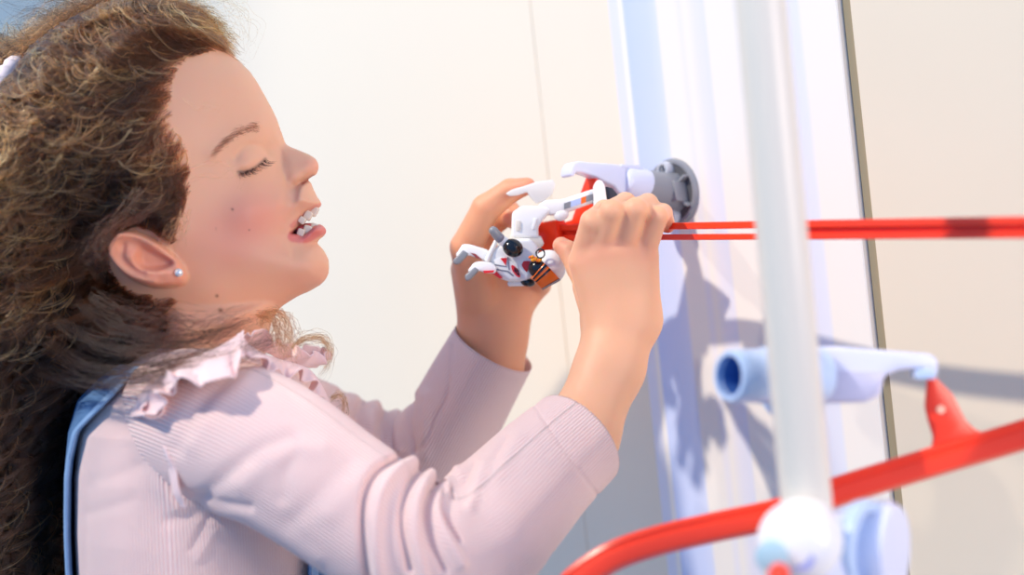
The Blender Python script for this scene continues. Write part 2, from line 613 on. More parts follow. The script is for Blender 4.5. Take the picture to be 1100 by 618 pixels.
# this stretch is turned so its floor faces up towards the lens
a_ = math.radians(22)
rot = np.array([[math.cos(a_), -math.sin(a_)], [math.sin(a_), math.cos(a_)]])
lprof = np.array([(.0036, -.0072), (.0012, -.0072), (-.0034, -.0066), (-.0040, -.0058), (-.0040, .0012), (-.0030, .0020), (-.0030, .0034), (-.0040, .0042), (-.0036, .0066), (-.0028, .0072), (.0036, .0072), (.0036, .0060), (-.0010, .0056), (-.0010, -.0056), (.0036, -.0060)]) * np.array([-1, 1]) @ rot.T
m = MB(); m.add(*sweep(lp, lprof)); m.build('rail', red_pl, lt)
m = MB()
clip2 = [(998, 402), (1003, 400), (1008, 408), (1024, 424), (1030, 436), (1038, 452), (1048, 462), (1060, 466), (1062, 482), (1000, 500), (996, 492), (1002, 484), (1004, 470), (998, 452), (995, 438), (996, 424)]
V_, F_ = prism([P(a, b, -.1845) for a, b in clip2], (0, .005, 0), .0012, 2); m.add(V_, F_)
hc = m.build('hanger_clip', red_pl, lt)
m = MB(); m.add(*lathe(P(1010.5, 440, -.1845), (0, -1, 0), [(0, .0024), (.0012, .0022), (.0012, .0001)], 20)); m.build('rivet', plain('pale_orange_rivet', lin(255, 190, 160), rough=.4), hc)

# ================================================================ clamp at the foot of the pole
c0 = P(868, 590, -.252)
cl = empty('pole_clamp', c0); tag(cl, 'pale blue and white clamp fitting at the bottom end of the pole', 'pole clamp')
m = MB(); m.add(*lathe(c0 - pole_dir * .03, pole_dir, [(0, .0185), (.003, .0205), (.040, .0205), (.046, .0195), (.047, .0150)], 44)); m.build('socket', lblue_pl, cl)
m = MB(); m.add(*lathe(P(858, 583, -.268), (-.35, -.93, 0), [(-.012, .0195), (0, .0195), (.007, .0180), (.012, .0140), (.0145, .008), (.015, .0001)], 44)); m.build('cap', white_pl, cl)
m = MB(); m.add(*lathe(P(863, 600, -.280), (-.35, -.93, 0), [(-.004, .0062), (.003, .0058), (.003, .0001)], 6)); m.build('bolt', plain('lavender_bolt', lin(160, 166, 220), rough=.4), cl)
m = MB(); m.add(*lathe(P(829, 598, -.28), (-.35, -.93, 0), [(-.004, .0075), (.003, .0070), (.004, .005)], 28)); m.build('side_port', plain('teal_port', lin(176, 206, 214), rough=.4), cl)
m = MB(); m.add(*lathe(P(908, 585, -.245), (.75, -.66, 0), [(0, .0150), (.006, .0215), (.010, .0225), (.014, .0215), (.014, .0170), (.010, .0160), (.010, .0001)], 48)); m.build('side_cap', blue_pl, cl)
m = MB(); m.add(*lathe(P(928, 590, -.235), (.85, -.52, 0), [(0, .0200), (.006, .0235), (.012, .0240), (.016, .0220), (.016, .0001)], 44)); m.build('outer_ring', lblue_pl, cl)
rt = empty('toy_track', P(836, 640, -.295)); tag(rt, 'tip of an orange-red track poking up in front of the pole clamp', 'toy track')
m = MB(); m.add(*capsule(P(834, 650, -.296), P(837, 617, -.296), .0058, .0050)); m.build('rail_tip', red_pl, rt)

fl_ = mesh_obj('floor', [(-3, -2.2, 0), (2.5, -2.2, 0), (2.5, 4, 0), (-3, 4, 0)], [(0, 1, 2, 3)], floor_mat, smooth=False)
tag(fl_, kind='structure'); fl_['level'] = 1
# ================================================================ the girl: skin
HX0, HX1, HY0, HY1, HST = 0.0, 372.0, -20.0, 470.0, 1.0
gx = np.arange(HX0, HX1 + .1, HST); gy = np.arange(HY0, HY1 + .1, HST)
GX, GY = np.meshgrid(gx, gy, indexing='ij')


def idw(X, Y, samples, p=2.5):
    num = 0; den = 0
    for (a, b, v) in samples:
        w_ = 1.0 / ((X - a) ** 2 + (Y - b) ** 2 + 60.0) ** (p / 2)
        num = num + w_ * v; den = den + w_
    return num / den


def inflate(d, D, Wm):
    t = np.clip(d / D, -1, 1)
    return np.where(d > 0, Wm * np.sqrt(np.clip(1 - (1 - t) ** 2, 0, 1)), d * 2.0)


def gauss(d, s):
    return np.exp(-(d / s) ** 2)


def head_maps(GX, GY):
    # --- skull and face without nose and lips
    A = [(252, 62), (270, 80), (285, 105), (295, 124), (300, 138), (303, 150), (304, 163), (309, 181), (316, 196), (325, 205), (331, 217), (329, 232), (326, 246), (333, 257), (343, 264), (350, 274), (353, 284), (352, 294), (347, 303), (335, 311), (318, 319), (300, 331), (286, 345), (275, 360),
         (240, 372), (190, 370), (140, 355), (95, 330), (66, 290), (50, 240), (46, 190), (56, 130), (80, 80), (115, 45), (160, 27), (205, 30), (235, 46)]
    dA = poly_sd(GX, GY, A, 5)
    ax_ = np.array([-.62, -.79])
    t = ((GX - 335) * ax_[0] + (GY - 300) * ax_[1]) / 323
    D = np.interp(t, [-.05, .12, .3, .45, .6, .75, 1], [250, 290, 330, 260, 200, 165, 150])
    Wm = np.interp(t, [-.1, .1, .3, .5, .7, 1], [104, 112, 122, 126, 124, 120])
    back = sstep((335 - GX) * .79 + (GY - 300) * -.62 * -1, 0, 1) * 0
    w = inflate(dA, D, Wm)
    kk_ = np.exp(-(np.arange(-36, 37) / 13.0) ** 2); kk_ /= kk_.sum()
    wp = np.pad(np.maximum(w, 0), 36, mode='edge')
    wp = np.apply_along_axis(lambda v: np.convolve(v, kk_, 'valid'), 0, wp); wp = np.apply_along_axis(lambda v: np.convolve(v, kk_, 'valid'), 1, wp)
    f_ = sstep(dA, 10, 34)
    w = w * (1 - f_) + wp * f_
    # --- neck
    N = [(196, 300), (296, 318), (291, 345), (284, 380), (280, 470), (160, 470), (165, 400), (172, 330)]
    dN = poly_sd(GX, GY, N, 5)
    wN = inflate(dN, 62, 76)
    wN = np.where(GY < 335, wN - (335 - GY) * 1.2, wN)
    w = smax(w, wN, 14)
    # --- relief of the face (all in px of depth), drawn where the lens sees it: VX, VY
    yb = -np.maximum(w, 0) / S
    VX = CX + (GX - CX) / (1 + yb); VY = CY + (GY - CY) / (1 + yb)
    U = lambda a, b, y: (a, b)
    UL = lambda pts, y: pts
    ey, ez = U(268, 178, -.043)
    w = w + 8.0 * np.exp(-((VX - ey - 2) / 15) ** 2 - ((VY - ez + 2) / 11) ** 2)           # eyeball under the lid
    bx, bz = U(288, 158, -.03)
    w = w - 7.5 * np.exp(-((VX - bx) / 9) ** 2 - ((VY - bz) / 12) ** 2)                      # inner corner of the socket
    crease = UL([(253, 170), (260, 160), (270, 156), (281, 158), (287, 166)], -.042)
    w = w - 2.4 * gauss(line_d(VX, VY, crease), 3.0)
    lash = UL([(256, 185), (265, 184), (275, 179.5), (285, 171)], -.042)
    w = w - 1.8 * gauss(line_d(VX, VY, lash), 2.2)
    under = UL([(258, 193), (270, 192), (283, 184)], -.042)
    w = w - .8 * gauss(line_d(VX, VY, under), 3.0)
    brow = UL([(230, 164), (245, 150), (262, 140), (280, 136)], -.04)
    w = w + 3.0 * gauss(line_d(VX, VY, brow), 10)
    cx_, cz_ = U(272, 228, -.048)
    w = w + 8 * np.exp(-((VX - cx_) / 26) ** 2 - ((VY - cz_) / 26) ** 2)                    # smiling cheek
    smile = UL([(309, 203), (306, 218), (305, 236), (307, 252), (312, 264)], -.028)
    sgn = np.where(VX > np.interp(VY, [p[1] for p in smile], [p[0] for p in smile]), 1, 0)
    w = w - 2.6 * gauss(line_d(VX, VY, smile), np.where(sgn > 0, 13, 4.5)) * sstep(dA, 0, 14)
    # --- nose
    NO = [(300, 143), (306, 154), (313, 158.5), (323, 162.5), (333, 167), (339.5, 172), (342, 178), (341, 184), (338, 190), (333, 194.5), (326, 200.5), (316, 203), (308, 200), (304, 190), (301, 172), (299, 155)]
    dO = poly_sd(GX, GY, NO, 5)
    Wn = idw(GX, GY, [(303, 150, 14), (312, 160, 13), (325, 165, 12.5), (338, 177, 15), (330, 190, 17), (318, 192, 23), (310, 195, 25), (305, 185, 26), (300, 170, 22)])
    Dn = idw(GX, GY, [(303, 150, 18), (325, 165, 14), (338, 178, 12), (318, 194, 10), (310, 190, 15), (302, 170, 22)])
    wO = inflate(dO, Dn, Wn)
    w = smax(w, wO, 15)
    # wing crease
    cr = UL([(309.5, 188), (307.5, 196), (311, 203), (320, 203)], -.014)
    w = w - 2.2 * gauss(line_d(VX, VY, cr), 2.4)
    # let the bridge and the cheek flow into each other
    k2 = np.exp(-(np.arange(-20, 21) / 8.0) ** 2); k2 /= k2.sum()
    wq = np.pad(np.maximum(w, 0), 20, mode='edge')
    wq = np.apply_along_axis(lambda v: np.convolve(v, k2, 'valid'), 0, wq); wq = np.apply_along_axis(lambda v: np.convolve(v, k2, 'valid'), 1, wq)
    mk = gauss(line_d(VX, VY, [(294, 146), (299, 160), (303, 174), (305, 186)]), 9) * sstep(np.maximum(dA, dO), 2, 9)
    w = w * (1 - mk) + wq * mk
    # nostril
    no = UL([(325.5, 197), (331, 193), (336, 190)], -.006)
    w = np.where(dO > -6, w - 11 * gauss(line_d(VX, VY, no), 2.6), w)
    # --- upper lip and lower lip
    UP_ = [(326, 196), (333, 196.5), (336, 203), (340, 211), (344, 217.5), (344, 221), (340, 224.5), (333, 229.5), (324, 236), (314, 243), (307, 246), (304, 236), (308, 218), (316, 204)]
    dU = poly_sd(GX, GY, UP_, 5)
    wU = inflate(dU, 44, 46)
    w = smax(w, wU, 9)
    LO_ = [(311, 250), (318, 253.5), (326, 252), (333, 246.5), (339, 242), (344, 241.5), (348.5, 245), (349.5, 249.5), (347.5, 253), (343, 257), (334, 266), (322, 268), (312, 262), (307, 254)]
    dL = poly_sd(GX, GY, LO_, 5)
    wL = inflate(dL, 44, 46)
    w = smax(w, wL, 8)
    wq = np.pad(np.maximum(w, 0), 20, mode='edge')
    wq = np.apply_along_axis(lambda v: np.convolve(v, k2, 'valid'), 0, wq); wq = np.apply_along_axis(lambda v: np.convolve(v, k2, 'valid'), 1, wq)
    mk = .75 * gauss(line_d(VX, VY, [(313, 206), (311, 216), (307, 230)]), 7) * sstep(np.maximum(dA, dU), 2, 8)
    w = w * (1 - mk) + wq * mk
    # lip rolls
    ulip = UL([(343, 219), (334, 224), (323, 231), (313, 241)], -.012)
    w = w + 2.0 * gauss(line_d(VX, VY, ulip), 3.2) * (dA + 20 > 0)
    llip = UL([(347, 248), (338, 250), (327, 255), (315, 253)], -.012)
    w = w + 2.6 * gauss(line_d(VX, VY, llip), 4.2)
    # open mouth
    MO = UL([(343, 223.8), (336, 229.5), (327, 236), (316, 245), (310.5, 251), (317, 252), (325, 250.8), (332, 246), (337, 241), (343, 240.5), (352, 240), (352, 224)], -.008)
    dM = poly_sd(VX, VY, MO, 3)
    deep = sstep(dM, -1.0, 2.6)
    w = w - deep * np.minimum(22, np.maximum(w, 0) * .8 + 6)
    # --- ear (stands off the side of the head)
    yb = -(np.maximum(w, 0) + 18) / S
    VX = CX + (GX - CX) / (1 + yb); VY = CY + (GY - CY) / (1 + yb)
    EO = UL([(119, 258), (124, 250.5), (133, 247.5), (145, 249), (157, 254), (170, 262), (182, 272), (192, 283), (197.5, 294), (197, 302), (191, 306.5), (180, 308.5), (165, 308.5), (150, 305), (136, 298.5), (124, 288), (115.5, 275), (114.5, 265)], -.085)
    dE = poly_sd(VX, VY, EO, 5)
    lx, lz = U(196, 298, -.085); tx, tz = U(112, 255, -.085)
    q = ((VX - lx) * (tx - lx) + (VY - lz) * (tz - lz)) / ((tx - lx) ** 2 + (tz - lz) ** 2)
    # front edge (towards the cheek) melts into the head, the rim stands off
    fr = UL([(150, 250), (168, 262), (184, 276), (197, 297)], -.085)
    dF = line_d(VX, VY, fr)
    lift = 15 + 9 * sstep(dF, 0, 30)
    rim = UL([(166, 262), (150, 254), (136, 251.5), (124, 255), (119, 265), (124, 280), (136, 292), (152, 300), (168, 303.5)], -.085)
    anti = UL([(137, 268), (140, 280), (152, 291), (168, 295.5), (180, 294)], -.085)
    fossa = UL([(132, 262), (133, 275), (143, 288), (156, 295)], -.085)
    h = lift + 4.5 * gauss(line_d(VX, VY, rim), 4.2) + 2.6 * gauss(line_d(VX, VY, anti), 4.5) - 3.2 * gauss(line_d(VX, VY, fossa), 3.2)
    CO = UL([(147, 270), (152, 263), (163, 268), (177, 276), (185, 282), (178, 287), (165, 290), (153, 288), (147, 280)], -.085)
    dC = poly_sd(VX, VY, CO, 5)
    h = h - 13 * sstep(dC, -3.0, 5)
    TF = UL([(128, 262), (136, 257), (150, 260), (152, 268), (142, 272), (134, 272)], -.085)
    h = h - 4 * sstep(poly_sd(VX, VY, TF, 5), -3, 4)
    lobe = U(187, 297, -.085)
    h = h + 3.0 * np.exp(-((VX - lobe[0]) / 12) ** 2 - ((VY - lobe[1]) / 9) ** 2)
    edge = np.clip(dE, 0, 6) / 6
    w = np.where(dE > 0, w + h * np.sqrt(1 - (1 - edge) ** 2), w)
    return w, dict(dM=dM, dE=dE, dA=dA, dC=dC, ulip=dU, dL=dL)


w_head, maps = head_maps(GX, GY)


def samp(M, px, py):
    """bilinear read of a head map at y=0 pixels"""
    fx_ = np.clip((np.asarray(px, float) - HX0) / HST, 0, M.shape[0] - 1.001); fy_ = np.clip((np.asarray(py, float) - HY0) / HST, 0, M.shape[1] - 1.001)
    i = fx_.astype(int); j = fy_.astype(int); a = fx_ - i; b = fy_ - j
    return M[i, j] * (1 - a) * (1 - b) + M[i + 1, j] * a * (1 - b) + M[i, j + 1] * (1 - a) * b + M[i + 1, j + 1] * a * b


# volume: G = y^2 - w^2 on a 1 mm lattice
hv = .00105
X_ = np.arange((30 - CX) / S, (372 - CX) / S, hv)
Z_ = np.arange((CY - 465) / S, (CY + 10) / S, hv)
Y_ = np.arange(-.098, .0981, hv)
pxm, pym = np.meshgrid(X_ * S + CX, CY - Z_ * S, indexing='ij')
wm = samp(w_head, pxm, pym) / S
w2 = wm * np.abs(wm)
G = (Y_[None, :, None] ** 2 - w2[:, None, :]).astype(np.float32)
Vh, Fh = surface_nets(G, (X_[0], Y_[0], Z_[0] + CZ), hv)
Vh = smooth_mesh(Vh, Fh, 2, .5)

skin_rgb = np.array(lin(233, 176, 140)[:3])
def paint_head(V):
    X = V[:, 0] * S + CX; Y = CY - (V[:, 2] - CZ) * S; k = 1 + V[:, 1]
    vx = CX + (X - CX) / (1 - np.abs(V[:, 1])); vy = CY + (Y - CY) / (1 - np.abs(V[:, 1]))           # as seen from the lens side
    U = lambda a, b, y: (a, b)
    UL = lambda pts, y: pts
    c = np.tile(skin_rgb, (len(V), 1))
    def mix(c, col, f):
        f = np.clip(f, 0, 1)[:, None]
        return c * (1 - f) + np.array(lin(*col)[:3]) * f
    near = V[:, 1] < .01
    # cheeks, nose tip, ears: more blood under the skin
    for (a, b, s1, s2, f) in ((262, 240, 40, 36, .36), (285, 226, 28, 26, .22), (235, 262, 44, 34, .22), (330, 300, 30, 16, .12), (336, 178, 10, 10, .22)):
        g = f * np.exp(-((vx - a) / s1) ** 2 - ((vy - b) / s2) ** 2)
        c = mix(c, (226, 128, 118), g)
    c = mix(c, (238, 150, 122), .55 * sstep(samp(maps['dE'], X, Y), -2, 4))
    # lips
    ul = UL([(345, 219.5), (335, 225.5), (325, 233), (314, 242.5)], -.012)
    du = line_d(vx, vy, ul)
    inU = sstep(3.0 - du, -1.2, 1.6)
    ll = UL([(348.5, 246), (340, 249), (328, 255), (315, 253.8)], -.012)
    dl = line_d(vx, vy, ll)
    inL = sstep(6.2 - dl, -1.5, 1.5)
    c = mix(c, (218, 124, 120), .55 * inU)
    c = mix(c, (216, 104, 104), .75 * inL)
    dm = samp(maps['dM'], X, Y)
    c = mix(c, (120, 30, 30), sstep(dm, -.5, 2.0))
    # nostril and lash line get a darker brown
    no = UL([(325.5, 197), (331, 193), (336, 190)], -.006)
    c = mix(c, (150, 62, 44), .8 * gauss(line_d(vx, vy, no), 2.3) * near)
    lash = UL([(256, 185), (265, 184), (275, 179.5), (285, 171)], -.042)
    c = mix(c, (96, 62, 48), .75 * gauss(line_d(vx, vy, lash), 1.6))
    # moles
    for (a, b, r, yd) in ((233, 318, 1.6, -.055), (236.8, 333.5, 2.2, -.05), (249.6, 225, 1.3, -.057), (268, 247, .7, -.06), (232, 246, .7, -.06)):
        mx, my = U(a, b, yd)
        c = mix(c, (96, 48, 36), .85 * gauss(np.hypot(vx - mx, vy - my), r))
    # scalp under the hair
    return c


Ch = paint_head(Vh)

# ---------------------------------------------------------------- hands and forearms
def hand_volume(chains, blobs, lo, hi, h, k, ysc, creases=()):
    xs = np.arange(lo[0], hi[0], h); ys = np.arange(lo[1], hi[1], h); zs = np.arange(lo[2], hi[2], h)
    X = np.meshgrid(xs, ys, zs, indexing='ij')
    palm = None
    for (a, b, ra, rb, ys_) in blobs:
        d = rcone(X, a, b, ra, rb, ys_)
        palm = d if palm is None else smin(palm, d, .010)
    f = palm
    for ch in chains:
        fd = None
        for (a, b, ra, rb) in ch:
            d = rcone(X, a, b, ra, rb, 1.0)
            fd = d if fd is None else smin(fd, d, .0016)
        f = smin(f, fd, k)
    return surface_nets(f.astype(np.float32), (xs[0], ys[0], zs[0]), h)


def ch(pts):
    """finger from (px, py, y, radius px) joints"""
    out = []
    for a, b in zip(pts[:-1], pts[1:]):
        out.append((P(*a[:3]), P(*b[:3]), a[3] / S * (1 + a[2]), b[3] / S * (1 + b[2])))
    return out


def bl(a, b, ysc=1.25):
    return (P(*a[:3]), P(*b[:3]), a[3] / S * (1 + a[2]), b[3] / S * (1 + b[2]), ysc)


near_fingers = [
    ch([(626, 278, -.030, 14.5), (636, 238, -.044, 12.5), (649, 226, -.022, 11.0), (655, 240, .006, 9.0)]),
    ch([(645, 270, -.035, 14), (657, 227, -.050, 12.5), (672, 218, -.026, 11.2), (678, 236, .004, 9.0)]),
    ch([(668, 268, -.035, 14), (683, 225, -.049, 12.5), (696, 219, -.026, 11.0), (704, 236, .000, 9.0)]),
    ch([(691, 272, -.031, 13.5), (706, 233, -.042, 11.5), (712, 229, -.024, 10.2), (717, 242, -.006, 8.6)]),
    ch([(640, 318, -.010, 18), (622, 288, .006, 13.5), (611, 270, .010, 11), (603, 264, .012, 9.5)]),
]
near_palm = [
    bl((654, 346, -.030, 25), (630, 283, -.033, 18.5)), bl((660, 345, -.030, 27), (648, 274, -.037, 18.5)), bl((672, 344, -.030, 27), (668, 273, -.037, 18.5)), bl((686, 342, -.028, 24), (690, 277, -.031, 18)),
    bl((648, 340, -.018, 24), (634, 308, -.008, 19)),
    bl((669, 346, -.028, 36), (655, 395, -.036, 35), 1.2), bl((655, 395, -.036, 35), (622, 470, -.052, 40), 1.15), bl((622, 470, -.052, 40), (570, 530, -.075, 44), 1.1),
]
pA, pB = P(520, 600, -.12), P(735, 200, .03)
Vn, Fn = hand_volume(near_fingers, near_palm, (pA[0], -.115, pA[2]), (pB[0], .035, pB[2]), .00085, .0030, 1.2)
Vn = smooth_mesh(Vn, Fn, 2, .5)

fy = .04
far_fingers = [
    ch([(512, 318, .075, 20), (501, 266, .060, 17.5), (522, 224, .052, 15.5), (548, 205, .046, 13), (566, 200, .040, 9.5)]),        # thumb over the top
    ch([(515, 285, .090, 17), (520, 246, .088, 15), (545, 228, .076, 13.5), (560, 240, .064, 11)]),
    ch([(545, 290, .100, 16), (578, 262, .098, 13), (600, 262, .082, 11.5), (606, 268, .062, 9.5)]),
    ch([(556, 302, .100, 15), (586, 282, .098, 12.5), (602, 280, .080, 11), (598, 276, .062, 9.5)]),
    ch([(562, 325, .094, 14), (580, 306, .090, 12), (584, 296, .072, 10.5), (574, 294, .062, 9)]),
]
far_palm = [
    bl((527, 365, .085, 27), (512, 285, .090, 19)), bl((530, 365, .085, 27), (532, 285, .092, 19)), bl((534, 365, .085, 26), (550, 295, .092, 18)), bl((538, 362, .085, 24), (560, 318, .090, 17)), bl((518, 350, .082, 24), (504, 290, .074, 20)),
    bl((529, 362, .086, 31), (528, 400, .088, 31), 1.2), bl((528, 400, .088, 31), (500, 440, .098, 31), 1.1),
]
pA, pB = P(420, 530, .09), P(625, 175, .09)
Vf, Ff = hand_volume(far_fingers, far_palm, (pA[0], .02, pA[2]), (pB[0], .135, pB[2]), .0009, .0035, 1.2)
Vf = smooth_mesh(Vf, Ff, 2, .5)


def paint_hand(V, tips, knuckles):
    c = np.tile(np.array(lin(234, 178, 140)[:3]), (len(V), 1))
    for (q, r, f) in tips + knuckles:
        d = np.linalg.norm(V - q, axis=1)
        g = (f * np.exp(-(d / r) ** 2))[:, None]
        c = c * (1 - g) + np.array(lin(232, 140, 116)[:3]) * g
    return c


tipsn = [(c_[-1][1], .010, .5) for c_ in near_fingers]; knn = [(c_[0][0] - np.array([0, .008, 0]), .008, .3) for c_ in near_fingers]
Cn = paint_hand(Vn, tipsn, knn)
Cf = np.array([[.97, .86, .80]]) * paint_hand(Vf, [(c_[-1][1], .012, .5) for c_ in far_fingers], [(c_[1][0], .010, .25) for c_ in far_fingers])  # redder tint puts the far hand's shaded, translucent glow into its colour

# trunk under the clothes joins the neck and both arms
trunk = []
def tube_np(pts, n=24):
    pts = np.asarray(pts, float); V = []; m = len(pts)
    T = np.gradient(pts[:, :3], axis=0)
    for i in range(m):
        a, s_, t_ = frame_from(T[i], (0, 1, 0))
        for j in range(n):
            q = 2 * math.pi * j / n
            V.append(pts[i, :3] + (s_ * math.cos(q) + t_ * math.sin(q)) * pts[i, 3])
    F = [(i * n + j, i * n + (j + 1) % n, (i + 1) * n + (j + 1) % n, (i + 1) * n + j) for i in range(m - 1) for j in range(n)]
    return np.array(V), np.array(F)
def px4(l): return [tuple(P(a, b, y)) + (r / S,) for a, b, y, r in l]
Vt1, Ft1 = tube_np(px4([(226, 395, 0, 60), (224, 440, 0, 92), (222, 520, 0, 95), (222, 640, 0, 92)]))
Vt2, Ft2 = tube_np(px4([(225, 455, -.05, 42), (300, 490, -.10, 45), (400, 560, -.12, 40), (470, 598, -.12, 38), (560, 535, -.082, 38)]))
Vt3, Ft3 = tube_np(px4([(225, 450, .06, 42), (300, 460, .11, 42), (400, 490, .125, 40), (445, 510, .125, 38), (478, 470, .102, 34)]))

allV, allF, allC, n0 = [], [], [], 0
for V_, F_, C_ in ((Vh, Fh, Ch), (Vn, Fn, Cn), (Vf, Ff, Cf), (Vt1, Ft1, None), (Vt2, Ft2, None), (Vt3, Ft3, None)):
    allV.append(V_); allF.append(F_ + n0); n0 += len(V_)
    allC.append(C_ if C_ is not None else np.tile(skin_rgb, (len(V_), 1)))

skin, nt, bs = new_mat('skin')
at = nt.nodes.new('ShaderNodeVertexColor'); at.layer_name = 'Col'
nt.links.new(at.outputs[0], bs.inputs['Base Color'])
tc = nt.nodes.new('ShaderNodeTexCoord'); nz = nt.nodes.new('ShaderNodeTexNoise'); nz.inputs['Scale'].default_value = 900; nz.inputs['Detail'].default_value = 3
bp = nt.nodes.new('ShaderNodeBump'); bp.inputs['Strength'].default_value = .12; bp.inputs['Distance'].default_value = .0004
nt.links.new(tc.outputs['Object'], nz.inputs['Vector']); nt.links.new(nz.outputs['Fac'], bp.inputs['Height']); nt.links.new(bp.outputs['Normal'], bs.inputs['Normal'])
bs.inputs['Roughness'].default_value = .5; bs.inputs['Specular IOR Level'].default_value = .35
bs.inputs['Subsurface Weight'].default_value = .5
bs.inputs['Subsurface Radius'].default_value = (1, .35, .2); bs.inputs['Subsurface Scale'].default_value = .007

girl = mesh_obj('person', np.concatenate(allV), np.concatenate(allF), skin, col=np.concatenate(allC), origin=P(222, 640, 0))
tag(girl, 'smiling curly-haired girl in profile wearing a pink ribbed top and blue denim dungarees', 'person')
# ================================================================ clothes
def knit(name, col, dark, rib, axis=0, sss=.15):
    """fine rib knit: ribs across UV.x, rib = ribs per unit"""
    m, nt, b = new_mat(name)
    uv = nt.nodes.new('ShaderNodeUVMap')
    sp = nt.nodes.new('ShaderNodeSeparateXYZ'); nt.links.new(uv.outputs[0], sp.inputs[0])
    mul = nt.nodes.new('ShaderNodeMath'); mul.operation = 'MULTIPLY'; mul.inputs[1].default_value = rib * 2 * math.pi
    nt.links.new(sp.outputs[axis], mul.inputs[0])
    sn = nt.nodes.new('ShaderNodeMath'); sn.operation = 'SINE'; nt.links.new(mul.outputs[0], sn.inputs[0])
    mr = nt.nodes.new('ShaderNodeMapRange'); mr.inputs[1].default_value = -1; mr.inputs[2].default_value = 1
    nt.links.new(sn.outputs[0], mr.inputs[0])
    mx = nt.nodes.new('ShaderNodeMix'); mx.data_type = 'RGBA'; mx.inputs[6].default_value = dark; mx.inputs[7].default_value = col
    nt.links.new(mr.outputs[0], mx.inputs[0]); nt.links.new(mx.outputs[2], b.inputs['Base Color'])
    bp = nt.nodes.new('ShaderNodeBump'); bp.inputs['Strength'].default_value = .8; bp.inputs['Distance'].default_value = .0008
    nt.links.new(mr.outputs[0], bp.inputs['Height']); nt.links.new(bp.outputs[0], b.inputs['Normal'])
    b.inputs['Roughness'].default_value = .85; b.inputs['Specular IOR Level'].default_value = .15
    b.inputs['Sheen Weight'].default_value = .25; b.inputs['Sheen Roughness'].default_value = .5
    b.inputs['Subsurface Weight'].default_value = sss; b.inputs['Subsurface Radius'].default_value = (1, .6, .5); b.inputs['Subsurface Scale'].default_value = .003
    return m


PINK, PINKD = lin(253, 226, 216), lin(238, 194, 186)
knit_mat = knit('pink_rib_knit', PINK, PINKD, 1 / .0023)
ruffle_mat = plain('pink_ruffle_cotton', lin(243, 210, 206), rough=.85, spec=.15, noise=.03, scale=300, bump=.15, sss=.2, sss_r=(1, .6, .5))
seam_pink = plain('pink_hem_cotton', lin(232, 188, 188), rough=.85, spec=.1)

# ---------------------------------------------------------------- shirt trunk
TR = np.array([(216, 372, 54, .046), (216, 386, 70, .062), (218, 402, 92, .084), (219, 424, 112, .103), (220, 455, 122, .110), (221, 500, 127, .112), (223, 560, 129, .111), (224, 620, 128, .107), (226, 700, 124, .100), (228, 800, 120, .098)], float)


def trunk_pt(th, py, off=0.0):
    cx_ = np.interp(py, TR[:, 1], TR[:, 0]); rx = np.interp(py, TR[:, 1], TR[:, 2]) / S + off; ry = np.interp(py, TR[:, 1], TR[:, 3]) + off
    c, s_ = np.cos(th), np.sin(th)
    e = 2 / 2.3
    x = np.sign(c) * np.abs(c) ** e * rx; y = np.sign(s_) * np.abs(s_) ** e * ry
    return np.stack([(cx_ - CX) / S + x, y, np.broadcast_to(CZ + (CY - py) / S, np.shape(x))], -1)


def grid_faces(n, m, wrap=True):
    i = np.arange(n - 1)[:, None]; j = np.arange(m if wrap else m - 1)[None, :]
    k = (j + 1) % m
    return np.stack([i * m + j, i * m + k, (i + 1) * m + k, (i + 1) * m + j], -1).reshape(-1, 4)


def normals(V, F):
    a = V[F[:, 2]] - V[F[:, 0]]; b = V[F[:, 3]] - V[F[:, 1]]
    n = np.cross(a, b); N = np.zeros_like(V)
    for j in range(4):
        for c in range(3): N[:, c] += np.bincount(F[:, j], n[:, c], len(V))
    return N / (np.linalg.norm(N, axis=1, keepdims=True) + 1e-12)


def view_px(V):
    k = 1 + V[:, 1]
    return CX + V[:, 0] / k * S, CY - (V[:, 2] - CZ) / k * S


def fold_field(V, folds, near):
    """folds: (polyline in photo px, sigma px, height px); ridge > 0, groove < 0"""
    vx, vy = view_px(V)
    h = np.zeros(len(V))
    for pl, s1, amp in folds:
        p = np.asarray(pl)
        lo = p.min(0) - 4 * s1; hi = p.max(0) + 4 * s1
        m = (vx > lo[0]) & (vx < hi[0]) & (vy > lo[1]) & (vy < hi[1]) & near
        if not m.any(): continue
        h[m] += amp * np.exp(-(line_d(vx[m], vy[m], pl) / s1) ** 2)
    return h / S


n, mth = 240, 420
pys = 372 + (800 - 372) * (np.linspace(0, 1, n)) ** 1.05
th = np.linspace(0, 2 * math.pi, mth, endpoint=False)
TH, PY = np.meshgrid(th, pys)
V = trunk_pt(TH, PY).reshape(-1, 3); F = grid_faces(n, mth)
uv = np.stack([TH * .105, PY / S], -1).reshape(-1, 2)
# close the knit so that the seam of the UV falls at the back of the far side
N = normals(V, F)
if (N * (V - V.mean(0))).sum() < 0: F = F[:, ::-1]; N = -N
tf = [([(150, 500), (122, 512), (96, 520)], 8, -1.0), ([(140, 538), (118, 545), (95, 552)], 7, -.8), ([(205, 590), (222, 560), (236, 545)], 4, -1.8), ([(212, 602), (230, 572)], 4, 1.2),
      ([(180, 560), (215, 552), (255, 556)], 7, -2.0), ([(160, 470), (175, 520), (190, 545)], 9, 3)]
V = V + N * fold_field(V, tf, N[:, 1] < .3)[:, None]
shirt = mesh_obj('ribbed_top', V, F, knit_mat, girl, uv=uv)


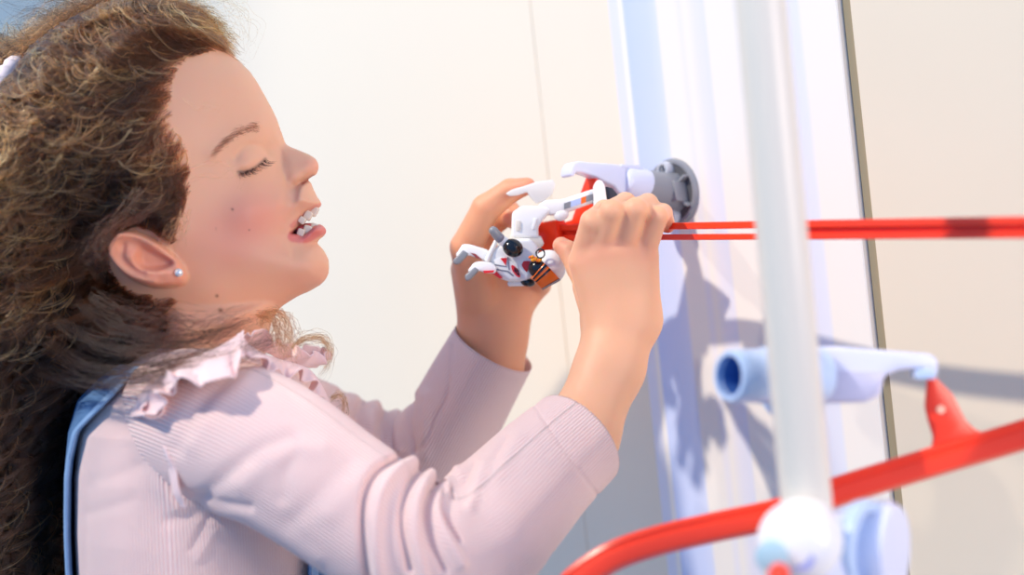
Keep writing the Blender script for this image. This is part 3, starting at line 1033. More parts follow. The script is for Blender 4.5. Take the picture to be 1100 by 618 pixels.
# ---------------------------------------------------------------- sleeves
def sleeve(name, ctrl, nl, nr, folds, bulge, seam_dir, ribs_per=1.0, cuff_in=None):
    c = catmull(np.array([list(P(a, b, y)) + [r / S * (1 + y)] for a, b, y, r in ctrl]), 14)
    c = resample(c, nl)
    T = np.gradient(c[:, :3], axis=0); T /= np.linalg.norm(T, axis=1, keepdims=True)
    # parallel transport
    s0 = np.cross(T[0], seam_dir); s0 /= np.linalg.norm(s0)
    Ss = [s0]
    for i in range(1, nl):
        v = Ss[-1] - T[i] * (Ss[-1] @ T[i]); Ss.append(v / np.linalg.norm(v))
    Ss = np.array(Ss); Tt = np.cross(T, Ss)
    q = np.linspace(0, 2 * math.pi, nr, endpoint=False)
    arc = np.r_[0, np.cumsum(np.linalg.norm(np.diff(c[:, :3], axis=0), axis=1))]
    V = c[:, None, :3] + (Ss[:, None, :] * np.cos(q)[None, :, None] + Tt[:, None, :] * np.sin(q)[None, :, None]) * c[:, None, 3:4]
    V = V.reshape(-1, 3); F = grid_faces(nl, nr)
    N = normals(V, F)
    rad = (V.reshape(nl, nr, 3) - c[:, None, :3]).reshape(-1, 3)
    if (N * rad).sum() < 0: F = F[:, ::-1]; N = -N
    A = np.repeat(arc / arc[-1], nr); Q = np.tile(q, nl)
    h = fold_field(V, folds, N[:, 1] < .35)
    h += bulge(A, Q, V, N) / S
    V = V + N * h[:, None]
    uv = np.stack([Q / (2 * math.pi) * .26, np.repeat(arc, nr)], -1)
    return c, T, Ss, Tt, V, F, uv, N


near_ctrl = [(176, 452, -.040, 62), (205, 452, -.072, 78), (245, 466, -.094, 82), (300, 492, -.112, 79), (360, 532, -.122, 75), (420, 574, -.126, 75), (466, 596, -.122, 76), (506, 584, -.110, 74), (545, 546, -.090, 68), (583, 506, -.070, 62), (620, 472, -.052, 57)]
near_folds = [
    # bunched cloth inside the elbow
    ([(444, 488), (424, 494), (405, 506), (393, 528), (389, 560), (392, 610), (398, 640)], 4.0, -7.43),
    ([(452, 494), (432, 502), (417, 516), (406, 540), (404, 580), (410, 625)], 8.0, 8.10),
    ([(462, 500), (444, 512), (433, 540), (432, 570), (440, 612)], 4.0, -6.08),
    ([(474, 503), (457, 516), (446, 544), (446, 578), (455, 618)], 7.0, 7.43),
    ([(484, 506), (466, 522), (457, 548), (462, 580), (476, 612)], 3.5, -6.75),
    ([(492, 508), (478, 526), (470, 548), (478, 575), (496, 606)], 6.0, 6.08),
    ([(476, 528), (474, 545), (480, 560), (492, 580)], 3.0, -5.40),
    ([(520, 500), (512, 522), (505, 545)], 7.0, 3.38), ([(508, 498), (500, 515)], 4.0, -2.70), ([(556, 470), (545, 490), (535, 510)], 8, 2.43), ([(543, 470), (532, 490)], 4, -2.03),
    # long soft folds of the upper arm
    ([(312, 470), (280, 482), (245, 508), (212, 540)], 9, -3.0), ([(345, 482), (315, 484), (285, 500), (262, 522)], 12, 2.6),
    ([(318, 490), (306, 510), (303, 535)], 8, -1.8), ([(372, 500), (352, 520), (330, 545), (312, 560)], 11, -2.0), ([(392, 508), (375, 530), (355, 552)], 12, 2.0),
    ([(268, 388), (240, 410), (212, 440), (190, 480)], 10, -2.5), ([(262, 410), (232, 436), (205, 475)], 12, 2.0),
    ([(190, 540), (225, 552), (262, 553), (300, 575), (340, 600)], 8, 2.0), ([(200, 530), (235, 540), (268, 545)], 5, -2.5),
    # hem of the cuff
    ([(575, 437), (598, 470), (622, 505), (642, 532)], 2.4, -1.6),
]
c_, T_, S_, Tt_, V, F, uv, N = sleeve('near', near_ctrl, 420, 300, near_folds, lambda A, Q, V, N: 1.2 * np.sin(A * 60 + 1.5 * np.sin(Q * 2)) * sstep(A, .55, .62) * (1 - sstep(A, .72, .8)), (0, 1, 0))


def cuff_close(c, T, V, F, uv, nr, inward=.0018, depth=.022):
    """turn the open end inwards so the cuff has thickness and a dark mouth"""
    ring = V[-nr:]; cen = ring.mean(0)
    rows = [(-.0004, .9985), (.0004, .994), (.0006, .985), (-.0006, .975), (-depth, .93), (-depth * 1.6, .90)]
    n = len(V) // nr
    VV = [V]; UU = [uv]
    for dz, k in rows:
        VV.append(cen + (ring - cen) * k + T[-1] * dz); UU.append(uv[-nr:] + np.array([0, abs(dz)]))
    V2 = np.concatenate(VV); U2 = np.concatenate(UU)
    F2 = grid_faces(n + len(rows), nr)
    if np.sign((F[0, 1] - F[0, 0])) != np.sign((F2[0, 1] - F2[0, 0])): F2 = F2[:, ::-1]
    return V2, F2, U2


V, F, uv = cuff_close(c_, T_, V, F, uv, 300)
sl1 = mesh_obj('sleeve', V, F, knit_mat, shirt, uv=uv)
far_ctrl = [(255, 440, .070, 60), (300, 455, .095, 60), (350, 475, .115, 60), (400, 496, .128, 58), (438, 505, .130, 56), (466, 488, .120, 54), (487, 452, .106, 51), (508, 413, .096, 49), (530, 374, .088, 47)]
far_folds = [
    ([(395, 424), (386, 440), (382, 460)], 5, -5), ([(408, 426), (400, 446), (398, 470)], 6, 5), ([(418, 430), (412, 452), (412, 475)], 4, -5), ([(430, 430), (425, 455), (428, 482)], 6, 5),
    ([(442, 428), (440, 455), (445, 485)], 4, -5), ([(370, 420), (360, 440)], 6, -4), ([(458, 425), (456, 455), (458, 490)], 6, 3),
    ([(484, 372), (482, 400), (480, 425), (466, 450), (455, 480)], 2.2, -2.2),
]
c_, T_, S_, Tt_, V, F, uv, N = sleeve('far', far_ctrl, 260, 220, far_folds, lambda A, Q, V, N: 0 * A, (0, 1, 0))
V, F, uv = cuff_close(c_, T_, V, F, uv, 220)
sl2 = mesh_obj('sleeve', V, F, knit_mat, shirt, uv=uv)


# ---------------------------------------------------------------- ruffles
def ribbon(name, inner, outer, nl, nw, wave, mat, parent, thick=.0009, noise=0.0):
    """inner/outer: matching 3-D polylines; wave(t, w) -> offset vector in (along normal, out)"""
    a = resample(catmull(np.array(inner), 10), nl); b = resample(catmull(np.array(outer), 10), nl)
    t = np.linspace(0, 1, nl); wv = np.linspace(0, 1, nw)
    V = np.zeros((nl, nw, 3))
    T = np.gradient(a, axis=0); T /= np.linalg.norm(T, axis=1, keepdims=True)
    out = b - a; ol = np.linalg.norm(out, axis=1, keepdims=True)
    nn = np.cross(T, out / ol); nn /= np.linalg.norm(nn, axis=1, keepdims=True)
    for j, w_ in enumerate(wv):
        dn, dt, do = wave(t, w_)
        V[:, j] = a + out * w_ + nn * dn[:, None] + T * dt[:, None] + out / ol * do[:, None]
    Vt = V.reshape(-1, 3)
    F = grid_faces(nl, nw, False)
    N = normals(Vt, F)
    Vb = Vt - N * thick
    m = len(Vt)
    Fb = F[:, ::-1] + m
    edge = []
    for i in range(nl - 1):
        for (j, fl) in ((0, 0), (nw - 1, 1)):
            q = (i * nw + j, (i + 1) * nw + j, (i + 1) * nw + j + m, i * nw + j + m)
            edge.append(q if not fl else q[::-1])
    for j in range(nw - 1):
        for (i, fl) in ((0, 1), (nl - 1, 0)):
            q = (i * nw + j, i * nw + j + 1, i * nw + j + 1 + m, i * nw + j + m)
            edge.append(q if not fl else q[::-1])
    return mesh_obj(name, np.concatenate([Vt, Vb]), np.concatenate([F, Fb, np.array(edge)]), mat, parent)


def mixwave(freq, amp, ph=0.0, amp2=0.4):
    def f(t, w):
        g = w ** 1.3
        a = amp * g * (np.sin(2 * math.pi * freq * t + ph) + amp2 * np.sin(2 * math.pi * freq * 1.7 * t + 2.1 * ph + 1) + .3 * np.sin(2 * math.pi * freq * .45 * t + 2))
        return a, .55 * amp * g * np.cos(2 * math.pi * freq * t + ph), .25 * amp * g * np.cos(2 * math.pi * freq * 2 * t + ph)
    return f


# ruffled collar: a broad flap over the shoulder, scallops down the front, a short piece at the back, a frill round the far side
ribbon('collar_ruffle', [P(168, 402, -.108), P(196, 388, -.118), P(228, 376, -.118), P(252, 362, -.104), P(262, 354, -.092)],
       [P(176, 418, -.140), P(200, 410, -.150), P(228, 411, -.152), P(250, 402, -.144), P(262, 380, -.124)], 260, 26, mixwave(3.0, .0026, .9), ruffle_mat, shirt)
ribbon('collar_ruffle', [P(256, 358, -.098), P(274, 374, -.088), P(294, 384, -.074), P(316, 390, -.058), P(334, 398, -.040), P(347, 416, -.026), P(357, 438, -.012), P(366, 454, -.004)],
       [P(262, 372, -.116), P(282, 394, -.106), P(300, 402, -.092), P(318, 404, -.076), P(332, 412, -.058), P(346, 430, -.042), P(358, 450, -.028), P(368, 466, -.016)], 360, 22, mixwave(6.5, .0042, .2), ruffle_mat, shirt)
ribbon('collar_ruffle', [P(178, 396, -.112), P(160, 414, -.112), P(148, 432, -.110), P(140, 448, -.108)],
       [P(192, 404, -.146), P(180, 420, -.140), P(172, 436, -.136), P(164, 450, -.130)], 160, 20, mixwave(2.2, .0036, 1.2), ruffle_mat, shirt)
inner2 = [P(258, 366, -.070), P(282, 376, -.050), P(308, 388, -.025), P(330, 394, .000), P(340, 394, .030), P(330, 392, .060), P(290, 388, .075)]
outer2 = [P(262, 352, -.080), P(290, 362, -.062), P(318, 376, -.034), P(345, 382, .000), P(353, 378, .035), P(345, 376, .070), P(300, 370, .090)]
ribbon('collar_frill', inner2, outer2, 320, 18, mixwave(9.0, .0036, .2), ruffle_mat, shirt)
# gathered seam edging where the sleeve is set in at the back
seam_line = [P(140, 452, -.100), P(158, 466, -.112), P(172, 484, -.120), P(182, 505, -.122), P(188, 532, -.122), P(197, 545, -.121)]
seam_out = [P(145, 450, -.108), P(164, 463, -.119), P(178.5, 482, -.1265), P(188.5, 503, -.128), P(194, 528, -.127), P(200, 545, -.1235)]
ribbon('sleeve_edging', seam_line, seam_out, 160, 10, mixwave(4, .0003, .3), ruffle_mat, shirt)
# small curled end of the ruffle
def curl_path():
    pts = []
    for i in range(40):
        q = -1.2 + i / 39 * 5.4; r = 15 - 8.5 * i / 39
        pts.append(P(161 + r * math.cos(q), 440 - r * .8 * math.sin(q) * -1, -.126))
    return pts
cp_ = curl_path()
ribbon('ruffle_curl', cp_, [p + np.array([-.002, .020, .004]) for p in cp_], 120, 8, mixwave(1, .0004), ruffle_mat, shirt, thick=.0012)

# ---------------------------------------------------------------- dungarees
den, nt, bs = new_mat('blue_denim')
tc = nt.nodes.new('ShaderNodeTexCoord')
wv = nt.nodes.new('ShaderNodeTexWave'); wv.inputs['Scale'].default_value = 420; wv.inputs['Distortion'].default_value = 1.5; wv.bands_direction = 'DIAGONAL'
nz = nt.nodes.new('ShaderNodeTexNoise'); nz.inputs['Scale'].default_value = 70; nz.inputs['Detail'].default_value = 6
nt.links.new(tc.outputs['Object'], wv.inputs['Vector']); nt.links.new(tc.outputs['Object'], nz.inputs['Vector'])
rp = nt.nodes.new('ShaderNodeValToRGB'); rp.color_ramp.elements[0].color = lin(48, 80, 124); rp.color_ramp.elements[1].color = lin(96, 132, 174); rp.color_ramp.elements[0].position = .25; rp.color_ramp.elements[1].position = .8
mm_ = nt.nodes.new('ShaderNodeMath'); mm_.operation = 'MULTIPLY_ADD'; mm_.inputs[1].default_value = .35
nt.links.new(wv.outputs['Fac'], mm_.inputs[0]); nt.links.new(nz.outputs['Fac'], mm_.inputs[2])
nt.links.new(mm_.outputs[0], rp.inputs[0]); nt.links.new(rp.outputs[0], bs.inputs['Base Color'])
bp = nt.nodes.new('ShaderNodeBump'); bp.inputs['Strength'].default_value = .3; bp.inputs['Distance'].default_value = .0005
nt.links.new(wv.outputs['Fac'], bp.inputs['Height']); nt.links.new(bp.outputs[0], bs.inputs['Normal'])
bs.inputs['Roughness'].default_value = .85; bs.inputs['Specular IOR Level'].default_value = .15
stitch = plain('pale_blue_stitching', lin(150, 182, 216), rough=.8)
hem_den = plain('worn_denim_edge', lin(132, 166, 204), rough=.85, noise=.12, scale=500)


def patch(name, fun, nu, nv, mat, parent, off0=.0035, thick=.0022):
    u = np.linspace(0, 1, nu); v = np.linspace(0, 1, nv)
    UU, VV = np.meshgrid(u, v, indexing='ij')
    th_, py_ = fun(UU, VV)
    a = trunk_pt(th_, py_, off0 + thick).reshape(-1, 3); b = trunk_pt(th_, py_, off0).reshape(-1, 3)
    F = grid_faces(nu, nv, False); m = len(a)
    N = normals(a, F); 
    flip = (N * (a - np.array([(222 - CX) / S, 0, 0]) * 1)).mean() < 0
    Fa = F if not flip else F[:, ::-1]
    e = []
    for i in range(nu - 1):
        e += [(i * nv, (i + 1) * nv, (i + 1) * nv + m, i * nv + m), ((i + 1) * nv - 1, (i + 2) * nv - 1, (i + 2) * nv - 1 + m, (i + 1) * nv - 1 + m)]
    for j in range(nv - 1):
        e += [(j, j + 1, j + 1 + m, j + m), ((nu - 1) * nv + j, (nu - 1) * nv + j + 1, (nu - 1) * nv + j + 1 + m, (nu - 1) * nv + j + m)]
    return mesh_obj(name, np.concatenate([a, b]), np.concatenate([Fa, Fa[:, ::-1] + m, np.array(e)]), mat, parent)


R_ = math.radians
def lerp(a, b, t): return a + (b - a) * t
# trousers and legs below the frame
n_, m_ = 40, 64
py_l = np.linspace(690, 800, n_); thl = np.linspace(0, 2 * math.pi, m_, endpoint=False)
A_, B_ = np.meshgrid(thl, py_l)
V = trunk_pt(A_, B_, .004).reshape(-1, 3)
dung = mesh_obj('dungarees', V, grid_faces(n_, m_), den, girl)
for sy in (-1, 1):
    Vl, Fl = tube_np([(( 228 - CX) / S, sy * .052, .69, .058), ((228 - CX) / S, sy * .056, .60, .066), ((230 - CX) / S, sy * .055, .40, .052), ((232 - CX) / S, sy * .055, .20, .046), ((236 - CX) / S, sy * .055, .05, .044), ((236 - CX) / S, sy * .055, .045, .040)], 32)
    mesh_obj('trouser_leg', Vl, Fl, den, dung)
    k = MB(); k.add(*capsule(((222 - CX) / S, sy * .055, .036), ((222 - CX) / S + .11, sy * .055, .032), .034, .030)); k.build('shoe', plain('white_canvas_shoe', lin(235, 232, 228), rough=.7), girl)
# back panel that narrows into the straps; only its near edge shows beside the hair
def strap(u, v):
    py = lerp(388, 700, u)
    r = np.interp(py, [402, 425, 450, 480, 540, 618, 700], [-116, -121, -136, -142, -145, -146, -146])
    l = np.interp(py, [402, 425, 450, 480, 540, 618, 700], [-150, -160, -172, -178, -180, -182, -184])
    return np.radians(lerp(r, l, v)), py
patch('back_strap', strap, 120, 20, den, dung)
def strap_edge(u, v):
    py = lerp(388, 700, u)
    r = np.interp(py, [402, 425, 450, 480, 540, 618, 700], [-115, -120, -135, -141, -144, -145, -145])
    return np.radians(r - v * 4.2), py
patch('strap_hem', strap_edge, 120, 5, hem_den, dung, off0=.0052, thick=.0016)
def bib(u, v):
    py = lerp(575, 700, u)
    return np.radians(lerp(-30, 30, v)), py
patch('bib', bib, 60, 40, den, dung, off0=.005)
def bib_edge(u, v):
    py = lerp(575, 700, u)
    return np.radians(-30.5 + v * 5), py
patch('bib_hem', bib_edge, 60, 5, hem_den, dung, off0=.0065, thick=.0018)
# ================================================================ hair
HO = [(253, 60), (244, 44), (226, 20), (196, 2), (160, -4), (126, 4), (96, 18), (66, 36), (44, 56), (26, 82), (4, 100), (-30, 130), (-52, 180), (-60, 260), (-60, 360), (-55, 470), (-45, 580), (-40, 720),
      (58, 720), (74, 640), (78, 590), (84, 540), (92, 490), (104, 450), (126, 420), (160, 400), (190, 385), (206, 365), (208, 345), (198, 328), (180, 318), (160, 316), (140, 312), (126, 300), (118, 288), (116, 268), (124, 252), (140, 246), (158, 248), (180, 262), (186, 262), (192, 244), (200, 222), (205, 198), (204, 172), (196, 148), (186, 122), (184, 100), (188, 82), (200, 66), (228, 55)]
hx = np.arange(-130, 372.1, 2.0); hy = np.arange(-60, 760.1, 2.0)
HGX, HGY = np.meshgrid(hx, hy, indexing='ij')
wB = samp(w_head, np.clip(HGX, 0, 371), np.clip(HGY, -20, 469))
wB = np.where((HGX < 1) | (HGX > 371) | (HGY < -19) | (HGY > 330), -40, wB)
# the outline is drawn as the lens sees it on the near side of the head
yb = -np.maximum(wB + 6, 0) / S * sstep(HGX, 70, 130) * (1 - sstep(HGY, 330, 380))
dH = poly_sd(CX + (HGX - CX) / (1 + yb), CY + (HGY - CY) / (1 + yb), HO, 4)
vol = inflate(dH, 105, 1.0)
Wmax = np.interp(HGY, [0, 80, 250, 330, 420, 520, 720], [118, 142, 146, 138, 122, 112, 105])
wI = np.where(dH > 0, vol * Wmax, dH * 2)
lift = np.clip(dH, 0, 60) * .28
wHair = smax(wB + np.minimum(lift, 16) - np.where(dH < 0, 60, 0), wI, 10)


def hsamp(M, px, py):
    fx_ = np.clip((px + 130) / 2.0, 0, M.shape[0] - 1.001); fy_ = np.clip((py + 60) / 2.0, 0, M.shape[1] - 1.001)
    i = fx_.astype(int); j = fy_.astype(int); a = fx_ - i; b = fy_ - j
    return M[i, j] * (1 - a) * (1 - b) + M[i + 1, j] * a * (1 - b) + M[i, j + 1] * (1 - a) * b + M[i + 1, j + 1] * a * b


FLOW = np.array([
    (250, 56, -.75, -.75), (240, 30, -1, -.25), (225, 55, -1, -.3), (200, 20, -1, .05), (200, 60, -1, -.05), (160, 10, -1, .12), (160, 50, -1, .1), (110, 25, -.95, .35), (110, 60, -1, .15), (70, 45, -.85, .5), (50, 80, -.95, .2), (25, 90, -.8, .4),
    (195, 90, -.95, .15), (160, 90, -1, .1), (120, 100, -1, .0), (80, 110, -1, -.1), (50, 115, -.8, -.2), (20, 130, -.2, 1), (35, 150, -.1, 1), (0, 150, -.1, 1),
    (195, 125, -.75, .65), (160, 135, -.85, .5), (120, 145, -.85, .5), (80, 150, -.6, .7), (60, 190, -.3, .9),
    (205, 165, -.35, .95), (170, 175, -.65, .75), (130, 190, -.7, .7), (90, 210, -.5, .85), (205, 205, -.45, .9), (180, 225, -.7, .7), (150, 230, -.8, .6), (110, 250, -.6, .8), (60, 260, -.3, .95), (10, 260, -.05, 1),
    (100, 300, -.25, .97), (60, 340, -.1, 1), (10, 350, 0, 1), (130, 330, -.3, .95), (160, 350, -.6, .8), (110, 380, -.3, .95), (60, 430, -.05, 1), (0, 450, .02, 1), (60, 540, -.05, 1), (20, 620, .05, 1), (-30, 550, .05, 1), (-30, 300, 0, 1)], float)


def flow(px, py):
    w_ = 1 / ((px[:, None] - FLOW[None, :, 0]) ** 2 + (py[:, None] - FLOW[None, :, 1]) ** 2 + 150) ** 1.4
    d = (w_[:, :, None] * FLOW[None, :, 2:]).sum(1)
    return d / (np.linalg.norm(d, axis=1, keepdims=True) + 1e-9)


def sample_poly(n, lo, hi, inset=0.0):
    out = []
    while len(out) < n:
        p = rng.uniform(lo, hi, (n * 3, 2))
        d = hsamp(dH, p[:, 0], p[:, 1])
        out += list(p[d > inset])
    return np.array(out[:n])


WL = [45, 100]


def grow(seeds, length, step, curl, layer, side, npts):
    """clump centre lines: arrays (n, npts, 3) of (px, py, w) at y=0 pixels"""
    n = len(seeds); p = seeds.copy(); path = np.zeros((n, npts, 3))
    ph = rng.uniform(0, 2 * math.pi, n); wl = rng.uniform(WL[0], WL[1], n); am = curl * rng.uniform(.5, 1.5, n)
    wob = rng.normal(0, .18, n)
    st = length / npts
    s = np.zeros(n)
    for i in range(npts):
        d = flow(p[:, 0], p[:, 1])
        c_, s_ = np.cos(wob), np.sin(wob)
        d = np.stack([d[:, 0] * c_ - d[:, 1] * s_, d[:, 0] * s_ + d[:, 1] * c_], 1)
        nrm = np.stack([-d[:, 1], d[:, 0]], 1)
        g = np.minimum(1, s / 40) * am
        o = np.sin(s / wl * 2 * math.pi + ph) - np.sin(ph)
        o2 = np.cos(s / wl * 2 * math.pi + ph)
        q = p + nrm * (o * g)[:, None] + d * (o2 * g * .5)[:, None]
        path[:, i, :2] = q
        path[:, i, 2] = o2 * g * .45
        p = p + d * st[:, None]
        s = s + st
    return path, ph


curves_P, curves_R, curves_T = [], [], []
TONE = [.0, .35]


def emit(path, layer, side, per, spread, rad, frizz, extra=0.0):
    """hairs around clump centre lines; path (n, k, 3)"""
    n, k, _ = path.shape
    t = np.linspace(0, 1, k)
    tone = rng.uniform(TONE[0], TONE[1], n)
    for j in range(per):
        curves_T.append(np.clip(tone + rng.normal(0, .05, n), 0, 1))
        off = rng.normal(0, 1, (n, 1, 2)) * spread * (.75 + .5 * t[None, :, None])
        fz = np.zeros((n, k, 3))
        for c in range(3):
            a = rng.normal(0, 1, (n, 1)); f1 = rng.uniform(1.0, 3.5, (n, 1)); p1 = rng.uniform(0, 6.28, (n, 1)); f2 = rng.uniform(3, 7, (n, 1)); p2 = rng.uniform(0, 6.28, (n, 1))
            fz[:, :, c] = frizz * (a * np.sin(f1 * 6.28 * t + p1) + .45 * rng.normal(0, 1, (n, 1)) * np.sin(f2 * 6.28 * t + p2)) * (t ** .7)
        stray = (rng.uniform(0, 1, (n, 1)) < .08) * rng.uniform(1.0, 3.0, (n, 1)) + 1
        q = path[:, :, :2] + off + fz[:, :, :2] * stray[:, :, None]
        wv_ = hsamp(wHair, q[:, :, 0].ravel(), q[:, :, 1].ravel()).reshape(n, k)
        lay = (layer + rng.normal(0, .02, n))[:, None]
        dep = np.maximum(wv_, 0) * lay + path[:, :, 2] + fz[:, :, 2] * .8 * stray + off[:, :, 0] * .35 + extra
        out = wv_ < 0
        y = -side[:, None] * np.where(out, rng.normal(0, 12, (n, 1)), dep) / S
        x = (q[:, :, 0] - CX) / S; z = CZ + (CY - q[:, :, 1]) / S
        curves_P.append(np.stack([x, y, z], -1).reshape(n, k, 3))
        r = rad * rng.uniform(.7, 1.3, (n, 1)) * np.interp(t, [0, .08, .7, 1], [.8, 1, .9, .25])[None, :]
        curves_R.append(r)


K = 22
# 1 near side, main body of curls
TONE[:] = (.05, .45)
sd = sample_poly(430, (-60, -10), (250, 620))
ln = rng.uniform(110, 250, len(sd))
pth, _ = grow(sd, ln, 1, 12, None, None, 30)
emit(pth, rng.uniform(.86, 1.06, len(sd)), np.ones(len(sd)), 22, 1.7, .000120, 1.5)
# single stray curls over the surface
WL[:] = (28, 62); TONE[:] = (.45, 1.0)
sd = np.concatenate([sample_poly(520, (-60, -10), (250, 190)), sample_poly(120, (-60, 190), (110, 330)), sample_poly(60, (-60, 330), (60, 600))])
pth, _ = grow(sd, rng.uniform(50, 150, 700), 1, 12, None, None, 34)
emit(pth, rng.uniform(1.01, 1.10, 700), np.ones(700), 3, .7, .000150, 1.5)
WL[:] = (45, 100); TONE[:] = (.1, .5)
# hairline: roots along the forehead and temple so the edge is soft
hl = catmull(np.array([(252, 60), (236, 55), (212, 60), (196, 70), (187, 86), (184, 108), (190, 132), (199, 152), (204, 176), (205, 196), (200, 218), (193, 240)]), 12)
yy = np.zeros(len(hl))
for _ in range(5):
    hx_, hy_ = CX + (hl[:, 0] - CX) * (1 + yy), CY + (hl[:, 1] - CY) * (1 + yy)
    yy = -np.maximum(samp(w_head, hx_, hy_), 0) / S
hl = np.stack([hx_, hy_], 1)
sd = hl[rng.integers(0, len(hl), 190)] + rng.normal(0, 3.5, (190, 2)) + rng.uniform(0, 22, (190, 1)) * np.array([-1.0, .15])
pth, _ = grow(sd, rng.uniform(70, 200, 190), 1, 9.0, None, None, 30)
emit(pth, rng.uniform(.97, 1.06, 190), np.ones(190), 14, 2.2, .000085, 2.6)
# 2 inner dark layer
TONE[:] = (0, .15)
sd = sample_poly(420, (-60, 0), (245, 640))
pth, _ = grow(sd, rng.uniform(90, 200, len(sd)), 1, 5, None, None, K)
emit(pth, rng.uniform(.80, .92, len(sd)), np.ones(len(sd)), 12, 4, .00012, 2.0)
TONE[:] = (.2, .7)
# 3 far side (outline, light shining through)
sd = sample_poly(420, (-60, -10), (250, 620))
pth, _ = grow(sd, rng.uniform(80, 180, len(sd)), 1, 6, None, None, K)
emit(pth, rng.uniform(.75, 1.0, len(sd)), -np.ones(len(sd)), 10, 3.5, .00012, 3)
TONE[:] = (.3, 1.0)
# crown ridge: hairs on top, mid-plane
ridge = catmull(np.array([(248, 54), (228, 24), (198, 6), (160, 0), (126, 8), (96, 22), (68, 40), (46, 60), (28, 84)]), 14)
sd = ridge[rng.integers(0, len(ridge), 800)] + rng.normal(0, 9, (800, 2)) + np.array([0, 9])
pth, _ = grow(sd, rng.uniform(50, 130, len(sd)), 1, 5, None, None, K)
emit(pth, rng.uniform(.3, 1.08, len(sd)), np.where(rng.uniform(0, 1, 800) < .7, 1, -1), 9, 4.0, .000085, 4)


def guides(lines, per, spread, rad, frizz, curl=0.0, npts=30):
    """hand placed locks given as (px, py, y) polylines in the photo"""
    for ln_ in lines:
        c = np.array([P(*q) for q in ln_]); c = resample(catmull(c, 10), npts)
        t = np.linspace(0, 1, npts)
        for j in range(per):
            off = rng.normal(0, 1, 3) * spread / S
            fz = np.zeros((npts, 3))
            for k in range(3):
                fz[:, k] = frizz / S * (rng.normal() * np.sin(rng.uniform(.8, 2.5) * 6.28 * t + rng.uniform(0, 6.28)) + .4 * rng.normal() * np.sin(rng.uniform(3, 6) * 6.28 * t + rng.uniform(0, 6.28))) * t ** .6
            q = c + off * (.6 + .6 * t[:, None]) + fz
            curves_P.append(q[None]); curves_T.append(np.array([min(1, max(0, rng.uniform(TONE[0], TONE[1])))])); curves_R.append((rad * rng.uniform(.7, 1.3) * np.interp(t, [0, .1, .7, 1], [.9, 1, .9, .3]))[None])


TONE[:] = (.0, .08)  # near-black tone puts the shade below the head into these locks
# swept from the nape forward over the collar
guides([[(60, 345, -.08), (110, 372, -.105), (160, 378, -.115), (205, 368, -.110), (245, 352, -.090), (270, 346, -.075)],
        [(50, 370, -.08), (100, 398, -.11), (150, 398, -.122), (205, 388, -.122), (260, 378, -.105), (296, 366, -.080)],
        [(90, 330, -.09), (130, 352, -.108), (180, 362, -.112), (225, 356, -.10), (262, 342, -.08)],
        [(100, 320, -.088), (140, 340, -.10), (185, 346, -.102), (220, 352, -.098)],
        [(40, 400, -.08), (90, 412, -.11), (140, 406, -.126), (190, 396, -.128), (230, 376, -.12)]], 46, 6, .00011, 4)
guides([[(150, 385, -.125), (200, 392, -.132), (250, 376, -.125), (285, 362, -.10), (300, 358, -.09)], [(200, 372, -.115), (240, 380, -.125), (270, 372, -.115), (292, 360, -.095)],
        [(120, 420, -.12), (170, 418, -.136), (215, 404, -.138), (262, 378, -.12)]], 6, 5, .00008, 5)
TONE[:] = (.45, .8)
# light-brown curls at the throat and on the far shoulder
guides([[(276, 338, -.05), (292, 342, -.06), (300, 356, -.068), (304, 372, -.072), (312, 384, -.074)], [(286, 336, -.04), (300, 336, -.05), (308, 350, -.06), (310, 366, -.066), (318, 382, -.07)],
        [(280, 350, -.06), (284, 340, -.064), (292, 342, -.066), (296, 360, -.07), (300, 378, -.075)], [(298, 334, -.03), (308, 344, -.04), (313, 360, -.05), (316, 374, -.058)]], 26, 3.4, .00009, 4)
guides([[(312, 376, -.02), (322, 366, .0), (338, 362, .01), (350, 366, .02), (355, 378, .02), (352, 392, .02), (345, 402, .02)], [(318, 372, .02), (332, 364, .03), (346, 366, .035), (353, 380, .03), (349, 396, .03)],
        [(356, 428, .03), (366, 424, .03), (371, 434, .03), (369, 448, .02)]], 26, 3.0, .00009, 2.5)
TONE[:] = (.8, 1)
# wisps across the temple and cheek, and above the forehead
guides([[(196, 186, -.068), (214, 178, -.07), (232, 174, -.068), (245, 180, -.064), (256, 178, -.06)], [(200, 196, -.068), (222, 188, -.07), (240, 190, -.066), (252, 184, -.062), (258, 196, -.06), (255, 206, -.06)],
        [(196, 106, -.072), (210, 116, -.074), (226, 117, -.072), (234, 110, -.069)]], 3, 2.0, .00004, 3)
guides([[(196, 225, -.074), (192, 240, -.078), (186, 255, -.08), (183, 272, -.082)], [(204, 225, -.072), (200, 242, -.075), (192, 262, -.078)], [(190, 232, -.075), (180, 246, -.08), (176, 262, -.084)]], 8, 3, .00006, 2)
guides([[(205, 14, .0), (232, 2, .0), (256, 8, .0), (270, 26, .0), (274, 46, .0), (268, 60, .0)], [(215, 16, .01), (238, 4, .01), (258, 14, .01), (266, 34, .01)], [(225, 30, 0), (246, 20, 0), (262, 32, 0), (258, 46, 0)],
        [(190, 6, .0), (220, -8, .0), (250, -4, .0), (262, 12, .0)]], 6, 5, .00006, 6)
guides([[(80, 40, 0), (64, 34, 0), (50, 40, 0), (38, 52, 0)], [(60, 52, 0), (42, 56, 0), (28, 68, 0), (16, 70, 0)], [(100, 24, 0), (80, 14, 0), (60, 12, 0)], [(130, 8, 0), (105, -2, 0), (84, -4, 0)]], 10, 6, .00006, 8)
TONE[:] = (.0, .25)
# short locks behind and above the ear
guides([[(150, 205, -.09), (135, 225, -.094), (120, 240, -.098), (106, 262, -.10), (98, 290, -.10)], [(170, 215, -.085), (150, 232, -.092), (128, 242, -.098), (110, 256, -.102), (96, 280, -.104)]], 26, 5, .00011, 4)

